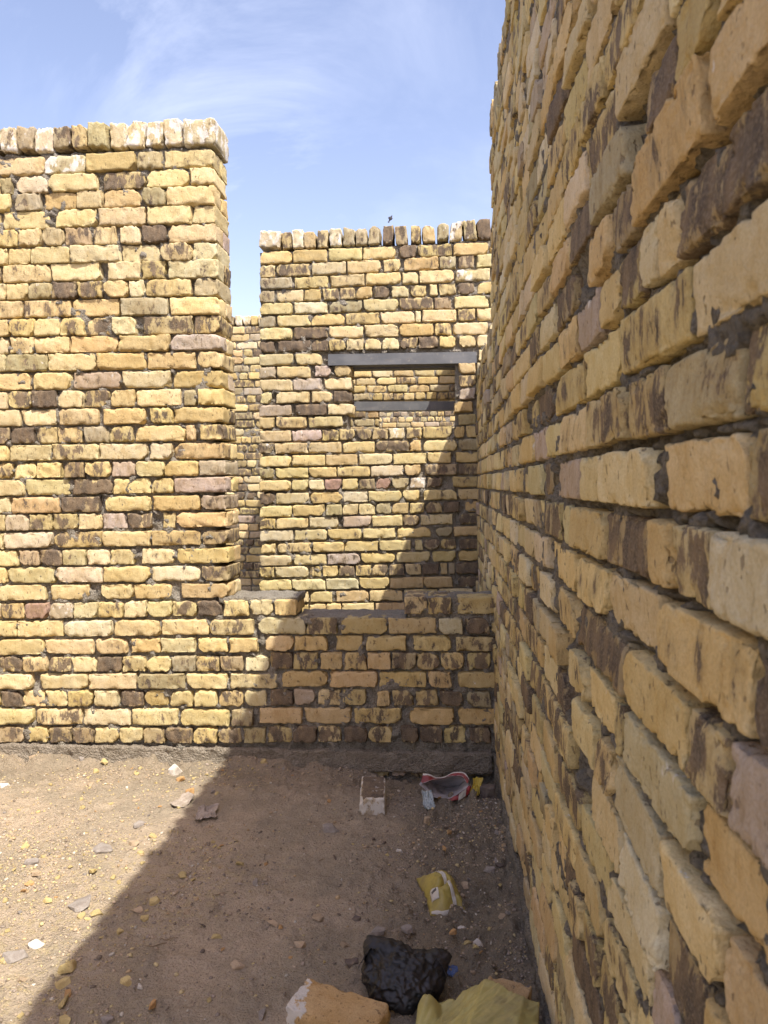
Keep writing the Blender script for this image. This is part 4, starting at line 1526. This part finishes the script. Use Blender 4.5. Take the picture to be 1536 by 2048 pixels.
outer = grid_sheet('outer_film', loft(up_lip, up_low, (0, -0.008, 0), 0.005), 59, 12, FILM['red'], rp, 0.0012)
grid_sheet('white_rim', loft(up_lip + np.array([0, -0.002, 0.004]), up_lip * 0.84 + up_low * 0.16 + np.array([0, -0.004, 0]), (0, -0.002, 0), 0.002), 59, 4, FILM['white'], rp, 0.0012)
grid_sheet('foil_lining', loft(up_low, back, (0, 0.01, 0.004), 0.009, 2.0), 59, 16, FILM['foil'], rp, 0.0012)
grid_sheet('foil_lining', loft(back, lo_lip, (0, 0.0, -0.004), 0.010, 4.0), 59, 20, FILM['foil'], rp, 0.0012)
k0 = 28
grid_sheet('outer_film', lambda u, v: loft(lo_lip, lo_front, (0, -0.006, 0), 0.003, 5.0)(0.42 + 0.58 * u, v), 40, 10, FILM['red'], rp, 0.0012)
xf, zf = on_y(922, 1583, 2.975)
grid_sheet('folded_flap', lambda u, v: (xf - 0.012 + 0.03 * u + 0.004 * v, 2.965 - 3.05 + 0.01 * u + 0.004 * fbm(np.stack([u * 4, v * 4, u * 0], -1), 2),
                                        zf - rz - 0.018 + 0.03 * v + 0.018 * u), 12, 12, FILM['white'], rp, 0.0012)


def crumple(name, px, py, wpx, lpx, mat, label, cat, amp=0.3, seed=1.0, rz_=0.0, curl=0.0, lift=0.004, group=None, n=26, tilt=0.0, fr=1.6):
    x, y = on_z(px, py, 0.0)
    z = gz(x, y)
    x, y = on_z(px, py, z)
    w, l = wpx * y / F_PX, lpx * y / F_PX

    def fn(u, v):
        Q = np.stack([u * fr + seed, v * fr, u * 0 + seed], -1)
        h = ridged(Q * 1.7, 3) * amp * w * 0.5 + fbm(Q * 5, 2) * amp * w * 0.22
        a = (u - .5) * 2
        b = (v - .5) * 2
        rnd = 0.55 + 0.45 * np.sqrt(np.clip(1 - 0.5 * b * b, 0, 1))
        X = (a * rnd * (1 + 0.45 * fbm(Q * 1.7 + 9, 3)) + 0.25 * fbm(Q * 1.1 + 2, 2)) * w / 2
        Y = (b * (0.6 + 0.4 * np.sqrt(np.clip(1 - 0.5 * a * a, 0, 1))) * (1 + 0.45 * fbm(Q * 1.7 + 4, 3))) * l / 2
        return X, Y, np.abs(h) + lift + curl * (v - .2) ** 2 * l + tilt * (v - .5) * l
    o = grid_sheet(name, fn, n, n, mat, None, 0.0014)
    o.location = (x, y, z + abs(tilt) * l / 2)
    o.rotation_euler = (0, 0, rz_)
    tag(o, label, cat, group)
    return o


crumple('plastic_wrapper', 857, 1614, 23, 46, FILM['clear'], 'crumpled clear greenish wrapper in front of the torn red packet', 'wrapper', 0.7, 2.0, 0.2, 0.6, fr=2.5)
yp = crumple('snack_packet', 953, 1590, 22, 44, FILM['yellow'], 'small crushed yellow packet squeezed between the red packet and the corner clod', 'packet', 0.6, 5.0, -0.25, 0.4, tilt=0.22)
crumple('packet_print', 955, 1589, 9, 24, FILM['red'], 'x', 'x', 0.9, 5.0, -0.25, 0.4, lift=0.010, tilt=0.22)
pp = bpy.data.objects['packet_print']
for k_ in ('label', 'category'):
    del pp[k_]
pp.parent = yp
pp.matrix_parent_inverse = (Matrix.Translation(yp.location) @ Matrix.Rotation(yp.rotation_euler.z, 4, 'Z')).inverted()
crumple('plastic_scrap', 366, 1607, 36, 52, FILM['grey'], 'pale crinkled scrap in the sun just at the shadow edge', 'plastic scrap', 0.28, 7.0, -0.5, 0.2, fr=1.3)
crumple('plastic_scrap', 414, 1632, 44, 50, FILM['grey'], 'grey crinkled scrap in the shade next to the pale one', 'plastic scrap', 0.32, 8.0, 0.3, 0.2, fr=1.5)
crumple('plastic_scrap', 905, 1950, 22, 30, FILM['blue'], 'little blue plastic scrap tucked behind the black bag', 'plastic scrap', 0.4, 13.0, 0.2, 0.2)


# black bag: a slumped, tightly creased heap with two raised ears
def black_bag():
    bm = bmesh.new()
    bmesh.ops.create_icosphere(bm, subdivisions=6, radius=1.0)
    D = np.array([v.co[:] for v in bm.verts])
    F = np.array([[v.index for v in f.verts] for f in bm.faces])
    bm.free()
    R = np.array([0.096, 0.062, 0.044])
    P = D * R
    def lobe(c, w):
        c = np.array(c) / np.linalg.norm(c)
        return np.exp(-((1 - D @ c) / w))
    r = 1 + 0.80 * lobe((-0.55, 0.55, 0.80), 0.07) + 0.50 * lobe((0.80, 0.55, 0.60), 0.05) - 0.12 * lobe((0.25, 0.3, 1), 0.05) + 0.30 * lobe((0.1, -1, -0.3), 0.2)
    P = P * r[:, None]
    f1 = ridged(P * 13 + 3, 2)
    f2 = ridged(P * 30 + P[:, [1, 2, 0]] * 14 + 8, 3)
    f3 = ridged(P * np.array([60, 60, 95]) + f1[:, None] * 1.2 + 1, 3)
    P = P + D * (f1 * 0.009 + f2 * 0.007 + np.sign(f3) * np.abs(f3) ** 1.6 * 0.0055)[:, None]
    P[:, 2] = np.maximum(P[:, 2], -0.042)
    o = mesh_obj('plastic_bag', P, F, FILM['black'], None, True)
    bx, by = -0.100, 1.832
    o.location = (bx, by, gz(bx, by) + 0.040)
    o.rotation_euler = (0.06, 0, math.radians(-4))
    tag(o, 'crumpled black plastic bag lying behind the foreground brick', 'plastic bag')
    # thin loose film standing up as two ears
    for (cx, cy, cz, w, h, lean, sd) in ((-0.066, 0.012, 0.036, 0.070, 0.046, -0.25, 1.0), (0.078, 0.010, 0.024, 0.050, 0.044, 0.2, 5.0), (0.0, -0.03, 0.03, 0.09, 0.03, 0.1, 9.0)):
        def ear(u, v, cx=cx, cy=cy, cz=cz, w=w, h=h, lean=lean, sd=sd):
            a = (u - .5) * 2
            Q = np.stack([u * 2.2 + sd, v * 1.3, u * 0 + sd], -1)
            prof = (1 - np.abs(a) ** 2.2) * (0.75 + 0.35 * fbm(Q * 2, 2))
            z_ = cz - 0.012 + v * h * prof
            return (cx + a * w / 2 + lean * v * h, cy + 0.02 * (1 - a * a) - 0.03 * v * v + 0.012 * ridged(Q * 2.4, 3) + 0.004 * fbm(Q * 9, 2),
                    z_ + 0.004 * ridged(Q * 3.1 + 3, 2))
        grid_sheet('loose_film', ear, 44, 20, FILM['black'], o, 0.0009)


black_bag()

# brick half wrapped in a yellow plastic bag
yb = loose_brick('brick', (0.135, 1.68, 0.042), (0.0, 0.0, math.radians(74)), (0.222, 0.105, 0.075), 't',
                 'orange brick poking out from under the yellow plastic bag', burn=0.12)


def drape(u, v):
    x = -0.075 + 0.285 * u
    y = 1.46 + 0.30 * v
    x = x + 0.05 * (v - .5)
    th = math.radians(74)
    lx = (x - 0.135) * math.cos(th) + (y - 1.68) * math.sin(th)
    ly = -(x - 0.135) * math.sin(th) + (y - 1.68) * math.cos(th)
    d = np.maximum(np.maximum(np.abs(lx) - 0.112, np.abs(ly) - 0.050), 0)
    d2 = np.hypot(np.maximum(np.abs(lx) - 0.112, 0), np.maximum(np.abs(ly) - 0.050, 0))
    h = 0.0865 * np.clip(1 - d2 / 0.12, 0, 1) ** 1.3
    h = np.maximum(h, 0.05 * np.exp(-((x + 0.035) ** 2 + (y - 1.715) ** 2) / 0.0008))
    Q = np.stack([lx * 10, ly * 30 + lx * 16, x * 0 + 2], -1)
    wr = ridged(Q, 3)
    h = h + 0.011 * (wr + 1) * np.clip(d2 / 0.03, 0.35, 1) + 0.004 * (ridged(Q * 2.7, 2) + 1) + 0.003
    g = ground_z(x, y)
    return x, y, np.maximum(h + 0.004, g + 0.004)


def drape_cut(u, v):
    # the free hem runs obliquely across the brick, leaving its far end bare
    lim = 0.95 - 0.17 * sstep(0.45, 0.95, u) + 0.02 * np.sin(u * 13)
    return drape(u, v * lim)


dr = grid_sheet('plastic_bag', drape_cut, 120, 120, FILM['lime'], None, 0.0014)
tag(dr, 'yellow plastic bag spread over a brick at the bottom right', 'plastic bag')


# twigs
kt = NT('dry_twig')
kt.base(kt.mix(kt.noise(kt.obj(), 40, 4), (0.30, 0.22, 0.13), (0.18, 0.13, 0.085)))
for (px, py, L_, a) in ((640, 1722, .05, .3), (312, 1893, .06, .5), (338, 1880, .05, .2), (300, 1785, .04, .7), (440, 1790, .05, .1), (690, 1605, .03, 1.0)):
    x, y = on_z(px, py, gz(*on_z(px, py, 0)))
    t = np.linspace(-.5, .5, 9)
    V, Fq = [], []
    for i, s_ in enumerate(t):
        for j in range(6):
            aa = j * math.pi / 3
            rr = 0.0014 * (1.2 - abs(s_))
            V.append((s_ * L_, 0.004 * math.sin(s_ * 5 + px) + rr * math.cos(aa), 0.002 * math.sin(s_ * 9) + rr * math.sin(aa)))
    for i in range(8):
        for j in range(6):
            Fq.append((i * 6 + j, i * 6 + (j + 1) % 6, (i + 1) * 6 + (j + 1) % 6, (i + 1) * 6 + j))
    Fq.append(tuple(range(5, -1, -1)))
    Fq.append(tuple(range(48, 54)))
    o = mesh_obj('twig', V, Fq, kt.m)
    o.location = (x, y, gz(x, y) + 0.004)
    o.rotation_euler = (0, 0.03, a)
    tag(o, 'short dry twig lying on the shaded dirt', 'twig', 'dry twigs on the dirt')

# ================================================================== bird
bx, bz = on_y(781, 437, 14.0)
bd = tag(empty('bird', (bx, 14.0, bz)), 'tiny dark bird flying in the sky just above the back wall', 'bird')
kb = NT('dark_feathers')
kb.base(kb.mix(kb.noise(kb.obj(), 30, 4), (0.035, 0.035, 0.045), (0.07, 0.065, 0.075)))
bm = bmesh.new()
bmesh.ops.create_uvsphere(bm, u_segments=16, v_segments=12, radius=1.0)
for v in bm.verts:
    c = v.co
    t = c.x
    w = 0.026 * (1 - 0.35 * t) if t > -0.2 else 0.026 * (1.07 - 0.5 * (-t))
    v.co = (t * 0.060 + (0.012 if t > .8 else 0), c.y * w, c.z * w * 0.95)
me = bpy.data.meshes.new('body')
bm.to_mesh(me)
bm.free()
me.materials.append(kb.m)
bo = bpy.data.objects.new('body', me)
col.objects.link(bo)
bo.parent = bd
for p in me.polygons:
    p.use_smooth = True
for sg in (-1, 1):
    def wing(u, v, sg=sg):
        span_ = u * 0.34
        ch = 0.046 * (1 - 0.75 * span_ ** 1.4)
        return (0.02 - 0.03 * span_ ** 2 - v * ch, sg * (0.012 + 0.085 * span_), 0.004 + 0.04 * span_ - 0.03 * span_ ** 2 + 0.004 * np.sin(v * 3))
    grid_sheet('wing', wing, 12, 6, kb.m, bd, 0.002)
grid_sheet('tail', lambda u, v: (-0.05 - 0.04 * u, (v - .5) * (0.014 + 0.024 * u), 0.0 * u), 6, 6, kb.m, bd, 0.002)
bd.rotation_euler = (math.radians(70), math.radians(-62), math.radians(20))
